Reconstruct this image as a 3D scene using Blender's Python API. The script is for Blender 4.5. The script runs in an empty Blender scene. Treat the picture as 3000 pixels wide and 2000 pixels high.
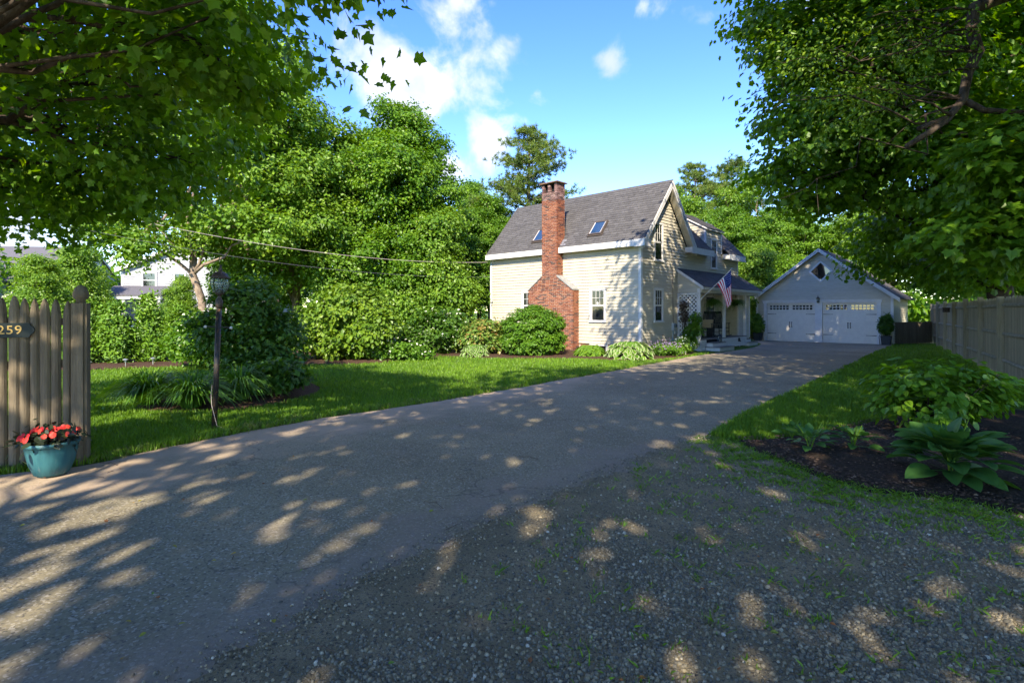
import bpy, math, random
import numpy as np
from mathutils import Vector, Matrix

SC = bpy.context.scene
COL = SC.collection
R = math.radians
rng = np.random.default_rng(7)
random.seed(7)

# ------------------------------------------------------------------ camera
CAM_H = 1.65
cam = bpy.data.cameras.new('camera')
cam.sensor_width = 36.0
cam.lens = 18.84
cam.shift_y = -0.0293
cam.clip_start = 0.05
cam.clip_end = 2000
camo = bpy.data.objects.new('camera', cam)
COL.objects.link(camo)
camo.location = (0, 0, CAM_H)
camo.rotation_euler = (R(90), 0, 0)
SC.camera = camo

# ------------------------------------------------------------------ light
SUN_EL = 36.0
SUN_XY = (-0.16, -0.987)                       # horizontal direction towards the sun
sl = bpy.data.lights.new('sun', 'SUN')
sl.energy = 3.15
sl.angle = R(0.53)
sl.color = (1.0, 0.88, 0.70)
suno = bpy.data.objects.new('sun', sl)
COL.objects.link(suno)
to_sun = Vector((SUN_XY[0] * math.cos(R(SUN_EL)), SUN_XY[1] * math.cos(R(SUN_EL)), math.sin(R(SUN_EL))))
suno.rotation_euler = to_sun.to_track_quat('Z', 'Y').to_euler()
suno.location = (0, -20, 30)

SC.view_settings.view_transform = 'Standard'
SC.view_settings.look = 'None'
SC.view_settings.gamma = 1.0
SC.view_settings.exposure = 2.02
SC.render.engine = 'CYCLES'
SC.cycles.use_denoising = True
SC.cycles.max_bounces = 9
SC.cycles.diffuse_bounces = 6
SC.cycles.glossy_bounces = 3
SC.cycles.transmission_bounces = 4
SC.cycles.transparent_max_bounces = 8
SC.cycles.sample_clamp_indirect = 10.0

world = bpy.data.worlds.new('World')
SC.world = world
world.use_nodes = True
wn, wl = world.node_tree.nodes, world.node_tree.links
wn.clear()
w_out = wn.new('ShaderNodeOutputWorld')
w_bg = wn.new('ShaderNodeBackground')
w_bg.inputs['Strength'].default_value = 0.15
sky = wn.new('ShaderNodeTexSky')
sky.sky_type = 'NISHITA'
sky.sun_disc = False
sky.sun_elevation = R(SUN_EL)
sky.sun_rotation = math.atan2(SUN_XY[0], SUN_XY[1])
sky.air_density = 1.0
sky.dust_density = 0.0
sky.ozone_density = 2.2
w_hsv = wn.new('ShaderNodeHueSaturation')
w_hsv.inputs['Saturation'].default_value = 1.31
w_hsv.inputs['Hue'].default_value = 0.522
w_hsv.inputs['Value'].default_value = 0.80
wl.new(sky.outputs[0], w_hsv.inputs['Color'])
# clouds: noise on the view direction, gathered into a few banks
w_tc = wn.new('ShaderNodeTexCoord')
w_nz = wn.new('ShaderNodeTexNoise')
w_nz.inputs['Scale'].default_value = 8.5
w_nz.inputs['Detail'].default_value = 9
w_nz.inputs['Roughness'].default_value = 0.56
w_nz.inputs['Distortion'].default_value = 0.25
wl.new(w_tc.outputs['Generated'], w_nz.inputs['Vector'])
def w_math(op, a, b=None, clamp=False):
    n = wn.new('ShaderNodeMath'); n.operation = op; n.use_clamp = clamp
    for i, v in enumerate((a, b)):
        if v is None: continue
        if isinstance(v, (int, float)): n.inputs[i].default_value = v
        else: wl.new(v, n.inputs[i])
    return n.outputs[0]
def sky_dir(px, py):
    v = Vector(((px - 1500) / 1570, 1.0, (912 - py) / 1570)).normalized()
    return v
bank = None
for cx, cy, rad, wgt in ((1110, 190, .15, 1.0), (1225, 270, .14, 1.0), (1350, 110, .17, 1.0), (1480, 175, .12, .95), (1420, 240, .11, .85), (1425, 430, .115, .95), (1350, 480, .10, .9),
                         (1785, 182, .06, .72), (1640, 100, .07, .42), (2090, 75, .07, .36), (1910, -10, .05, .4), (1205, 60, .05, .6), (150, 700, .12, .8), (60, 660, .1, .8),
                         (-900, 300, .6, .95), (-2500, 500, .65, .95), (4200, 350, .65, .95), (700, -900, .5, .9), (3300, -700, .6, .95), (1500, -3000, .7, .95), (-1500, -2500, .65, .95), (6500, 0, .65, .95)):  # this row: large unseen banks added for neutral fill light
    d = wn.new('ShaderNodeVectorMath'); d.operation = 'DISTANCE'
    wl.new(w_tc.outputs['Generated'], d.inputs[0]); d.inputs[1].default_value = sky_dir(cx, cy)
    mr = wn.new('ShaderNodeMapRange'); mr.interpolation_type = 'SMOOTHSTEP'
    mr.inputs['From Min'].default_value = 0.0; mr.inputs['From Max'].default_value = rad
    mr.inputs['To Min'].default_value = wgt; mr.inputs['To Max'].default_value = 0.0
    wl.new(d.outputs['Value'], mr.inputs['Value'])
    bank = mr.outputs[0] if bank is None else w_math('MAXIMUM', bank, mr.outputs[0])
cl = w_math('ADD', w_math('MULTIPLY', w_nz.outputs['Fac'], 1.75), w_math('MULTIPLY', bank, 0.66))
w_mr = wn.new('ShaderNodeMapRange'); w_mr.interpolation_type = 'SMOOTHSTEP'
w_mr.inputs['From Min'].default_value = 1.13; w_mr.inputs['From Max'].default_value = 1.52
wl.new(cl, w_mr.inputs['Value'])
w_dens = w_math('MULTIPLY', w_mr.outputs[0], 0.93)
w_nz2 = wn.new('ShaderNodeTexNoise'); w_nz2.inputs['Scale'].default_value = 11; w_nz2.inputs['Detail'].default_value = 5
wl.new(w_tc.outputs['Generated'], w_nz2.inputs['Vector'])
w_cr = wn.new('ShaderNodeValToRGB')
w_cr.color_ramp.elements[0].position = 0.35; w_cr.color_ramp.elements[0].color = (1.4, 1.6, 2.0, 1)
w_cr.color_ramp.elements[1].position = 0.62; w_cr.color_ramp.elements[1].color = (2.3, 2.3, 2.35, 1)
wl.new(w_nz2.outputs['Fac'], w_cr.inputs['Fac'])
w_mix = wn.new('ShaderNodeMix'); w_mix.data_type = 'RGBA'
wl.new(w_dens, w_mix.inputs['Factor'])
wl.new(w_hsv.outputs[0], w_mix.inputs['A']); wl.new(w_cr.outputs[0], w_mix.inputs['B'])
wl.new(w_mix.outputs['Result'], w_bg.inputs['Color'])
wl.new(w_bg.outputs[0], w_out.inputs['Surface'])

# ------------------------------------------------------------------ materials
MATS = {}
def mat(name, c1, c2=None, scale=6.0, rough=0.8, rnd=0.0, bump=0.0, bscale=40.0, spec=0.3, metal=0.0, detail=4, stretch=(1, 1, 1), translucent=0.0, ramp=None, dirt=None, lo=0.4, hi=0.6):
    """Principled material: noise mix of c1/c2, per-piece tone from the 'rnd' face attribute, noise bump."""
    m = bpy.data.materials.new(name); m.use_nodes = True
    nt = m.node_tree; N, L = nt.nodes, nt.links
    b = N['Principled BSDF']; out = N['Material Output']
    b.inputs['Roughness'].default_value = rough
    b.inputs['Metallic'].default_value = metal
    b.inputs['Specular IOR Level'].default_value = spec
    tc = N.new('ShaderNodeTexCoord')
    mp = N.new('ShaderNodeMapping'); mp.inputs['Scale'].default_value = stretch
    L.new(tc.outputs['Object'], mp.inputs['Vector'])
    def noise(s, d=detail):
        n = N.new('ShaderNodeTexNoise'); n.inputs['Scale'].default_value = s; n.inputs['Detail'].default_value = d
        n.inputs['Roughness'].default_value = 0.62
        L.new(mp.outputs[0], n.inputs['Vector']); return n.outputs['Fac']
    def mixc(f, a, bb, kind='MIX'):
        x = N.new('ShaderNodeMix'); x.data_type = 'RGBA'; x.blend_type = kind
        if isinstance(f, float): x.inputs['Factor'].default_value = f
        else: L.new(f, x.inputs['Factor'])
        for k, v in (('A', a), ('B', bb)):
            if isinstance(v, tuple): x.inputs[k].default_value = (*v, 1)
            else: L.new(v, x.inputs[k])
        return x.outputs['Result']
    def rng_(f, a, bb, c=0.0, d=1.0):
        r = N.new('ShaderNodeMapRange'); L.new(f, r.inputs['Value'])
        for k, v in zip(('From Min', 'From Max', 'To Min', 'To Max'), (a, bb, c, d)): r.inputs[k].default_value = v
        return r.outputs[0]
    col = c1
    at = N.new('ShaderNodeAttribute'); at.attribute_name = 'rnd'
    if ramp:
        cr = N.new('ShaderNodeValToRGB'); e = cr.color_ramp.elements
        while len(e) < len(ramp): e.new(0.5)
        for q, (p, c) in zip(e, ramp): q.position = p; q.color = (*c, 1)
        L.new(at.outputs['Fac'], cr.inputs['Fac']); col = cr.outputs[0]
    if c2 is not None:
        col = mixc(rng_(noise(scale), lo, hi), col, c2)
    if rnd:
        v = rng_(at.outputs['Fac'], 0, 1, 1 - rnd, 1 + rnd)
        hs = N.new('ShaderNodeHueSaturation'); L.new(v, hs.inputs['Value'])
        if isinstance(col, tuple): hs.inputs['Color'].default_value = (*col, 1)
        else: L.new(col, hs.inputs['Color'])
        col = hs.outputs[0]
    if dirt:
        col = mixc(rng_(noise(dirt[1], 6), dirt[2], dirt[3]), col, dirt[0])
    if isinstance(col, tuple): b.inputs['Base Color'].default_value = (*col, 1)
    else: L.new(col, b.inputs['Base Color'])
    if bump:
        bn = N.new('ShaderNodeBump'); bn.inputs['Strength'].default_value = bump; bn.inputs['Distance'].default_value = 0.02
        L.new(noise(bscale, 5), bn.inputs['Height']); L.new(bn.outputs[0], b.inputs['Normal'])
    if translucent:
        t = N.new('ShaderNodeBsdfTranslucent')
        hs2 = N.new('ShaderNodeHueSaturation'); hs2.inputs['Value'].default_value = 1.9; hs2.inputs['Hue'].default_value = 0.485; hs2.inputs['Saturation'].default_value = 1.1
        if isinstance(col, tuple): hs2.inputs['Color'].default_value = (*col, 1)
        else: L.new(col, hs2.inputs['Color'])
        L.new(hs2.outputs[0], t.inputs['Color'])
        ms = N.new('ShaderNodeMixShader'); ms.inputs[0].default_value = translucent
        L.new(b.outputs[0], ms.inputs[1]); L.new(t.outputs[0], ms.inputs[2]); L.new(ms.outputs[0], out.inputs['Surface'])
    MATS[name] = m
    return m

def leafmat(name, dark, mid, light, tr=0.28, rough=0.42, spec=0.35):
    return mat(name, mid, rough=rough, spec=spec, translucent=tr, ramp=((0.0, dark), (0.5, mid), (1.0, light)), scale=0.6)

leafmat('leaf_maple', (.050, .12, .009), (.085, .19, .011), (.155, .27, .015), tr=.45)
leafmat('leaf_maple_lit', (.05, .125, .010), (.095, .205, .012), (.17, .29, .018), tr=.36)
leafmat('leaf_light', (.07, .155, .014), (.125, .235, .02), (.215, .33, .03), tr=.36)
leafmat('leaf_gold', (.06, .13, .010), (.11, .20, .014), (.19, .28, .02))
leafmat('leaf_bush', (.05, .125, .010), (.085, .19, .012), (.14, .26, .018), tr=.33)
leafmat('leaf_cedar', (.06, .14, .012), (.11, .22, .016), (.17, .29, .025), tr=.2)
leafmat('leaf_pine', (.05, .10, .018), (.095, .155, .02), (.16, .21, .026), tr=.15)
leafmat('leaf_dark', (.032, .085, .010), (.055, .13, .012), (.10, .19, .017), tr=.33)
leafmat('leaf_hosta', (.035, .10, .022), (.052, .14, .024), (.10, .19, .018), tr=.25, rough=.5)
leafmat('leaf_lily', (.035, .105, .010), (.06, .155, .015), (.11, .22, .025), tr=.3)
leafmat('leaf_fern', (.035, .10, .008), (.07, .16, .012), (.14, .24, .02), tr=.3)
leafmat('leaf_rhodo', (.07, .15, .02), (.12, .21, .03), (.30, .16, .05), tr=.25)
leafmat('leaf_bronze', (.012, .02, .012), (.025, .04, .018), (.06, .07, .03), tr=.15)
leafmat('leaf_cream', (.05, .12, .03), (.09, .17, .05), (.55, .58, .30), tr=.2)
mat('petal_white', (.72, .74, .62), rough=.6, translucent=.3, rnd=.15)
mat('petal_red', (.75, .035, .025), rough=.5, translucent=.3, ramp=((0, (.60, .02, .03)), (.5, (.80, .05, .03)), (1, (.85, .12, .07))))
mat('petal_mauve', (.30, .20, .36), rough=.6, translucent=.2, rnd=.2)
leafmat('grass', (.055, .125, .009), (.105, .21, .011), (.185, .30, .018), tr=.25, rough=.5)
leafmat('grass_dry', (.05, .10, .015), (.10, .15, .03), (.26, .24, .08), tr=.2, rough=.6)
mat('ground', (.06, .11, .014), (.095, .16, .018), scale=1.6, rough=.95, bump=.5, bscale=60, spec=.1, dirt=((.12, .10, .045), 2.3, .60, .74))
mat('mulch', (.050, .030, .020), (.10, .060, .038), scale=28, rough=.95, bump=1.0, bscale=70, spec=.1)
mat('soil', (.022, .016, .012), (.055, .040, .028), scale=30, rough=.95, bump=1.0, bscale=60, spec=.1)
mat('chip', (.06, .035, .022), rough=.9, ramp=((0, (.03, .018, .012)), (.6, (.09, .052, .03)), (1, (.2, .14, .09))))
mat('bark', (.10, .085, .065), (.19, .165, .13), scale=9, rough=.95, bump=1.0, bscale=26, stretch=(1, 1, .25), spec=.1)
mat('bark_dark', (.035, .026, .02), (.085, .065, .05), scale=9, rough=.95, bump=1.0, bscale=26, stretch=(1, 1, .3), spec=.1)
mat('bark_pale', (.28, .22, .16), (.16, .12, .09), scale=7, rough=.9, bump=.8, bscale=20, spec=.1)
mat('siding', (.455, .415, .315), (.495, .455, .35), scale=3, rough=.55, rnd=.035, bump=.06, bscale=70, stretch=(1, 1, 4))
mat('siding_grey', (.27, .275, .29), (.31, .315, .33), scale=3, rough=.6, rnd=.03)
mat('trim', (.62, .61, .58), (.56, .55, .525), scale=5, rough=.45, rnd=.03)
mat('door_white', (.70, .65, .56), (.66, .61, .525), scale=4, rough=.4, rnd=.02)
mat('shingle', (.078, .075, .075), (.096, .092, .091), scale=7, rough=.95, rnd=.15, bump=.5, bscale=160, spec=.15)
mat('roof_deck', (.05, .046, .05), rough=.95)
mat('roof_far', (.085, .08, .09), (.12, .115, .125), scale=30, rough=.9, bump=.4, bscale=50, stretch=(1, 1, 3))
mat('brick', (.30, .07, .035), rough=.9, rnd=0, bump=.4, bscale=120, spec=.15,
    ramp=((0, (.075, .048, .042)), (.16, (.13, .055, .042)), (.22, (.165, .060, .037)), (.6, (.235, .085, .048)), (1, (.29, .12, .068))), dirt=((.16, .075, .055), 5, .56, .8))
mat('brick_sooty', (.2, .1, .09), rough=.9, bump=.4, bscale=120, spec=.15, ramp=((0, (.06, .045, .045)), (.5, (.16, .085, .075)), (1, (.30, .20, .18))))
mat('mortar', (.56, .46, .35), (.44, .36, .27), scale=9, rough=.95, bump=.3, bscale=90)
mat('slate_cap', (.30, .30, .28), (.22, .22, .21), scale=8, rough=.8)
mat('cap_rust', (.20, .115, .06), (.11, .075, .05), scale=9, rough=.9)
mat('lead', (.45, .48, .52), (.30, .32, .36), scale=14, rough=.35, metal=.6)
mat('skylight_frame', (.085, .068, .058), rough=.5)
mat('black_metal', (.018, .018, .018), (.035, .027, .022), scale=14, rough=.42, spec=.4)
mat('bronze_metal', (.03, .024, .02), (.055, .034, .026), scale=18, rough=.5, spec=.4)
mat('copper_wire', (.36, .14, .05), rough=.4, metal=.3)
mat('steel', (.55, .55, .55), rough=.3, metal=.8)
mat('cable', (.42, .36, .33), rough=.7)
mat('cable_dark', (.10, .10, .11), rough=.7)
mat('grey_box', (.40, .42, .43), rough=.5)
mat('blue_tape', (.05, .25, .42), rough=.6)
mat('dark_in', (.010, .011, .012), rough=.9)  # near-black colour standing in for the darkness of unlit hollows
mat('curtain', (.60, .54, .40), (.48, .43, .32), scale=16, rough=.9, stretch=(4, 4, .2))
mat('screen', (.10, .095, .09), rough=.8)
mat('deck', (.17, .155, .14), (.22, .20, .18), scale=8, rough=.8, rnd=.08)
mat('porch_paint', (.60, .60, .56), (.55, .55, .51), scale=6, rough=.6)
mat('wood_grey', (.125, .10, .066), (.17, .137, .09), scale=7, rough=.9, rnd=.16, bump=.5, bscale=34, stretch=(3, 3, .22), spec=.15, dirt=((.13, .11, .075), 4, .56, .74))
mat('wood_silver', (.26, .22, .138), (.32, .278, .18), scale=7, rough=.9, rnd=.15, bump=.5, bscale=30, stretch=(3, 3, .25), spec=.15, dirt=((.15, .14, .10), 3, .56, .76))
mat('rail_wood', (.29, .265, .19), (.20, .185, .13), scale=6, rough=.9, rnd=.1, bump=.4, bscale=30)
mat('sign_board', (.012, .020, .017), rough=.5)
mat('gold', (.56, .36, .11), rough=.4, metal=.2)
mat('pot_blue', (.022, .088, .105), (.032, .125, .14), scale=5, rough=.5, bump=.1, bscale=30, stretch=(3, 3, .3), dirt=((.16, .20, .20), 3.5, .58, .8))
mat('planter', (.030, .036, .042), rough=.6)
mat('cushion', (.42, .33, .20), rough=.9)
mat('lantern_glow', (.55, .46, .30), rough=.7)
mat('rock_black', (.012, .014, .014), rough=.45)
mat('flag_red', (.48, .018, .03), rough=.75, translucent=.35)
mat('flag_white', (.78, .76, .72), rough=.75, translucent=.35)
mat('flag_blue', (.018, .035, .16), rough=.75, translucent=.3)
mat('stone', (.3, .3, .3), rough=.8, spec=.25,
    ramp=((0, (.075, .07, .054)), (.25, (.14, .125, .09)), (.5, (.21, .182, .12)), (.72, (.28, .225, .13)), (.9, (.36, .31, .205)), (1, (.54, .49, .38))))
mat('litter', (.3, .15, .05), rough=.8, translucent=.2, ramp=((0, (.12, .20, .03)), (.4, (.30, .22, .04)), (.7, (.30, .11, .03)), (1, (.14, .07, .03))))
mat('twig', (.09, .065, .045), rough=.9, rnd=.3)
mat('gravel', (.20, .165, .098), (.28, .225, .132), scale=2.2, rough=.95, bump=1.0, bscale=90, spec=.15, dirt=((.06, .055, .05), 55, .52, .66))

def glass(name, tint=(.02, .025, .03), alpha=.5, rough=.02):
    m = bpy.data.materials.new(name); m.use_nodes = True
    N, L = m.node_tree.nodes, m.node_tree.links
    b = N['Principled BSDF']; b.inputs['Base Color'].default_value = (*tint, 1)
    b.inputs['Roughness'].default_value = rough; b.inputs['Specular IOR Level'].default_value = .9
    b.inputs['IOR'].default_value = 1.6
    t = N.new('ShaderNodeBsdfTransparent'); t.inputs['Color'].default_value = (.92, .95, .94, 1)
    ms = N.new('ShaderNodeMixShader'); ms.inputs[0].default_value = alpha
    L.new(t.outputs[0], ms.inputs[1]); L.new(b.outputs[0], ms.inputs[2]); L.new(ms.outputs[0], N['Material Output'].inputs['Surface'])
    MATS[name] = m
glass('pane', alpha=.55)
glass('pane_sky', tint=(.02, .05, .11), alpha=.95, rough=.06)
glass('pane_dark', tint=(.012, .014, .016), alpha=.97)
glass('lamp_glass', tint=(.25, .30, .30), alpha=.35, rough=.05)

def asphalt():
    m = bpy.data.materials.new('asphalt'); m.use_nodes = True
    N, L = m.node_tree.nodes, m.node_tree.links
    b = N['Principled BSDF']; b.inputs['Roughness'].default_value = .9; b.inputs['Specular IOR Level'].default_value = .25
    tc = N.new('ShaderNodeTexCoord')
    def nz(s, d=5, r=.6):
        n = N.new('ShaderNodeTexNoise'); n.inputs['Scale'].default_value = s; n.inputs['Detail'].default_value = d; n.inputs['Roughness'].default_value = r
        L.new(tc.outputs['Object'], n.inputs['Vector']); return n.outputs['Fac']
    def mr(f, a, c, lo=0., hi=1.):
        r = N.new('ShaderNodeMapRange'); L.new(f, r.inputs['Value'])
        for k, v in zip(('From Min', 'From Max', 'To Min', 'To Max'), (a, c, lo, hi)): r.inputs[k].default_value = v
        return r.outputs[0]
    def mx(f, a, c, t='MIX'):
        x = N.new('ShaderNodeMix'); x.data_type = 'RGBA'; x.blend_type = t; L.new(f, x.inputs['Factor'])
        for k, v in (('A', a), ('B', c)):
            if isinstance(v, tuple): x.inputs[k].default_value = (*v, 1)
            else: L.new(v, x.inputs[k])
        return x.outputs['Result']
    def mt(op, a, c):
        x = N.new('ShaderNodeMath'); x.operation = op
        for i, v in enumerate((a, c)):
            if isinstance(v, float): x.inputs[i].default_value = v
            else: L.new(v, x.inputs[i])
        return x.outputs[0]
    c = mx(mr(nz(.55), .38, .62), (.176, .15, .092), (.242, .207, .128))
    vo = N.new('ShaderNodeTexVoronoi'); vo.inputs['Scale'].default_value = 75
    L.new(tc.outputs['Object'], vo.inputs['Vector'])
    sp = N.new('ShaderNodeSeparateColor'); L.new(vo.outputs['Color'], sp.inputs[0])
    c = mx(mr(sp.outputs[0], .72, 1.0, 0., .75), c, (.38, .34, .265))
    c = mx(mr(sp.outputs[1], .75, 1.0, 0., .8), c, (.065, .058, .05))
    at = N.new('ShaderNodeAttribute'); at.attribute_name = 'edge'          # metres from the lawn edge: washed-in sand
    e = mt('ADD', at.outputs['Fac'], mr(nz(1.1, 7), .3, .7, -.75, .75))
    c = mx(mr(e, .5, 1.7, .95, 0.), c, mx(nz(14), (.33, .245, .165), (.43, .33, .225)))
    at2 = N.new('ShaderNodeAttribute'); at2.attribute_name = 'edge2'
    e2 = mt('ADD', at2.outputs['Fac'], mr(nz(1.7, 7), .3, .7, -.5, .5))
    c = mx(mr(e2, .0, .8, .8, 0.), c, (.22, .175, .13))
    # a few hairline cracks
    wv = N.new('ShaderNodeTexVoronoi'); wv.feature = 'DISTANCE_TO_EDGE'; wv.inputs['Scale'].default_value = .33
    ad = N.new('ShaderNodeVectorMath'); ad.operation = 'ADD'
    nn = N.new('ShaderNodeTexNoise'); nn.inputs['Scale'].default_value = 2.2; nn.inputs['Detail'].default_value = 6
    L.new(tc.outputs['Object'], nn.inputs['Vector']); L.new(tc.outputs['Object'], ad.inputs[0]); L.new(nn.outputs['Color'], ad.inputs[1])
    L.new(ad.outputs[0], wv.inputs['Vector'])
    ck = mt('MULTIPLY', mr(wv.outputs['Distance'], .0, .006, .5, 0.), mr(nz(.35, 2), .44, .52))
    c = mx(mr(nz(1.6, 6), .60, .72, 0., .35), c, (.075, .066, .058))
    c = mx(mr(nz(.9, 8), .56, .75, 0., .5), c, (.27, .22, .165))
    c = mx(ck, c, (.03, .028, .026))
    L.new(c, b.inputs['Base Color'])
    bp = N.new('ShaderNodeBump'); bp.inputs['Strength'].default_value = .55; bp.inputs['Distance'].default_value = .012
    L.new(mt('ADD', sp.outputs[2], nz(30)), bp.inputs['Height']); L.new(bp.outputs[0], b.inputs['Normal'])
    MATS['asphalt'] = m
asphalt()

# ------------------------------------------------------------------ object helpers
def link(o, parent=None):
    COL.objects.link(o)
    if parent is not None: o.parent = parent
    return o
def tag(o, label=None, cat=None, group=None, kind=None):
    if label: o['label'] = label
    if cat: o['category'] = cat
    if group: o['group'] = group
    if kind: o['kind'] = kind
    return o
def empty(name, loc=(0, 0, 0), rz=0.0, label=None, cat=None, group=None):
    o = bpy.data.objects.new(name, None); o.empty_display_size = .2
    o.location = loc; o.rotation_euler = (0, 0, rz)
    COL.objects.link(o)
    return tag(o, label, cat, group)
def np_mesh(name, V, F, mats, r=None, mi=None, smooth=False):
    V = np.asarray(V, np.float32); F = np.asarray(F, np.int32)
    me = bpy.data.meshes.new(name)
    nf, k = F.shape
    me.vertices.add(len(V)); me.vertices.foreach_set('co', V.ravel())
    me.loops.add(nf * k); me.loops.foreach_set('vertex_index', F.ravel())
    me.polygons.add(nf); me.polygons.foreach_set('loop_start', np.arange(0, nf * k, k, dtype=np.int32))
    for m in (mats if isinstance(mats, (list, tuple)) else [mats]): me.materials.append(MATS[m])
    if mi is not None: me.polygons.foreach_set('material_index', np.asarray(mi, np.int32))
    if smooth: me.polygons.foreach_set('use_smooth', np.ones(nf, bool))
    a = me.attributes.new('rnd', 'FLOAT', 'FACE')
    a.data.foreach_set('value', np.asarray(r if r is not None else np.full(nf, .5), np.float32))
    me.update(calc_edges=True)
    return me
def obj(name, me, parent=None, **k):
    o = bpy.data.objects.new(name, me); link(o, parent); return tag(o, **k)

class MB:
    """collects simple solids; build() links them as one mesh object"""
    def __init__(s, T=None):
        s.v, s.f, s.m, s.r = [], [], [], []; s.T = T
    def add(s, vs, fs, m=0, r=None):
        b = len(s.v)
        for p in vs: s.v.append(tuple(s.T(*p)) if s.T else tuple(p))
        r = random.random() if r is None else r
        for f in fs: s.f.append([b + i for i in f]); s.m.append(m); s.r.append(r)
        return s
    def box(s, x0, y0, z0, x1, y1, z1, m=0, r=None):
        return s.hexa([(x0, y0, z0), (x1, y0, z0), (x1, y1, z0), (x0, y1, z0), (x0, y0, z1), (x1, y0, z1), (x1, y1, z1), (x0, y1, z1)], m, r)
    def hexa(s, p, m=0, r=None):
        return s.add(p, [(0, 3, 2, 1), (4, 5, 6, 7), (0, 1, 5, 4), (1, 2, 6, 5), (2, 3, 7, 6), (3, 0, 4, 7)], m, r)
    def prism(s, poly, y0, y1, m=0):
        """poly in (x,z), extruded along y"""
        n = len(poly)
        vs = [(x, y0, z) for x, z in poly] + [(x, y1, z) for x, z in poly]
        fs = [tuple(range(n)), tuple(reversed(range(n, 2 * n)))] + [(i, i + n, (i + 1) % n + n, (i + 1) % n) for i in range(n)]
        return s.add(vs, fs, m)
    def tube(s, pts, rad, n=8, m=0, cap=True):
        pts = [Vector(p) for p in pts]
        if not isinstance(rad, (list, tuple)): rad = [rad] * len(pts)
        vs, fs = [], []
        ref = None
        for i, p in enumerate(pts):
            d = (pts[min(i + 1, len(pts) - 1)] - pts[max(i - 1, 0)]).normalized()
            if ref is None: ref = Vector((1, 0, 0)) if abs(d.x) < .8 else Vector((0, 1, 0))
            a = (ref - d * ref.dot(d)).normalized(); bb = d.cross(a); ref = a
            for k in range(n):
                t = 2 * math.pi * k / n
                vs.append(p + (a * math.cos(t) + bb * math.sin(t)) * rad[i])
        for i in range(len(pts) - 1):
            for k in range(n):
                fs.append((i * n + k, i * n + (k + 1) % n, (i + 1) * n + (k + 1) % n, (i + 1) * n + k))
        if cap: fs += [tuple(reversed(range(n))), tuple(range((len(pts) - 1) * n, len(pts) * n))]
        return s.add(vs, fs, m)
    def lathe(s, prof, c=(0, 0, 0), n=16, m=0, wob=None):
        vs, fs = [], []
        for i, (r, z) in enumerate(prof):
            for k in range(n):
                t = 2 * math.pi * k / n; rr = r * (wob(k, i) if wob else 1)
                vs.append((c[0] + rr * math.cos(t), c[1] + rr * math.sin(t), c[2] + z))
        for i in range(len(prof) - 1):
            for k in range(n):
                fs.append((i * n + k, i * n + (k + 1) % n, (i + 1) * n + (k + 1) % n, (i + 1) * n + k))
        fs += [tuple(reversed(range(n))), tuple(range((len(prof) - 1) * n, len(prof) * n))]
        return s.add(vs, fs, m)
    def mesh(s, name, mats, smooth=False):
        me = bpy.data.meshes.new(name); me.from_pydata(s.v, [], s.f)
        for m in (mats if isinstance(mats, (list, tuple)) else [mats]): me.materials.append(MATS[m])
        me.polygons.foreach_set('material_index', s.m)
        if smooth: me.polygons.foreach_set('use_smooth', [True] * len(s.f))
        a = me.attributes.new('rnd', 'FLOAT', 'FACE'); a.data.foreach_set('value', s.r)
        me.update(); return me
    def build(s, name, mats, parent=None, smooth=False, **k):
        return obj(name, s.mesh(name, mats, smooth), parent, **k)

def pieces(parent, name, plist, mt, limit=300, key=None):
    """plist: (8 verts, rnd, priority); the first `limit` by priority become objects, the rest one joined part"""
    plist = sorted(plist, key=lambda q: q[2])
    for vs, r, _ in plist[:limit]:
        MB().hexa(vs, 0, r).build(name, mt, parent)
    if len(plist) > limit:
        mb = MB()
        for vs, r, _ in plist[limit:]: mb.hexa(vs, 0, r)
        mb.build(name, mt, parent, kind='stuff')

def inpoly(P, poly):
    x, y = P[:, 0], P[:, 1]; c = np.zeros(len(P), bool); n = len(poly)
    for i in range(n):
        x0, y0 = poly[i]; x1, y1 = poly[(i + 1) % n]
        if y0 == y1: continue
        c ^= ((y0 > y) != (y1 > y)) & (x < (x1 - x0) * (y - y0) / (y1 - y0) + x0)
    return c
def resample(pl, n):
    pl = np.array(pl, float); d = np.r_[0, np.cumsum(np.hypot(*np.diff(pl, axis=0).T))]
    t = np.linspace(0, d[-1], n)
    return np.stack([np.interp(t, d, pl[:, 0]), np.interp(t, d, pl[:, 1])], 1)
def smooth_line(pl, it=2):
    pl = [tuple(p) for p in pl]
    for _ in range(it):
        q = [pl[0]]
        for a, b in zip(pl[:-1], pl[1:]):
            q += [(a[0] * .75 + b[0] * .25, a[1] * .75 + b[1] * .25), (a[0] * .25 + b[0] * .75, a[1] * .25 + b[1] * .75)]
        pl = q + [pl[-1]]
    return pl

# ------------------------------------------------------------------ ground
def sheet(name, poly, z, mt, kind='structure'):
    me = bpy.data.meshes.new(name)
    me.from_pydata([(x, y, z) for x, y in poly], [], [list(range(len(poly)))])
    me.materials.append(MATS[mt]); me.update()
    return obj(name, me, kind=kind)

def ground():
    xs = np.r_[-400, -200, -100, np.linspace(-60, 60, 61), 100, 200, 400]
    ys = np.r_[-200, -80, np.linspace(-40, 80, 61), 120, 200, 400, 700]
    X, Y = np.meshgrid(xs, ys); Z = np.zeros_like(X)
    V = np.stack([X.ravel(), Y.ravel(), Z.ravel()], 1)
    nx, ny = len(xs), len(ys)
    i, j = np.meshgrid(np.arange(nx - 1), np.arange(ny - 1)); q = (j * nx + i).ravel()
    F = np.stack([q, q + 1, q + nx + 1, q + nx], 1)
    obj('ground', np_mesh('ground', V, F, 'ground'), kind='structure')
ground()

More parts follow.
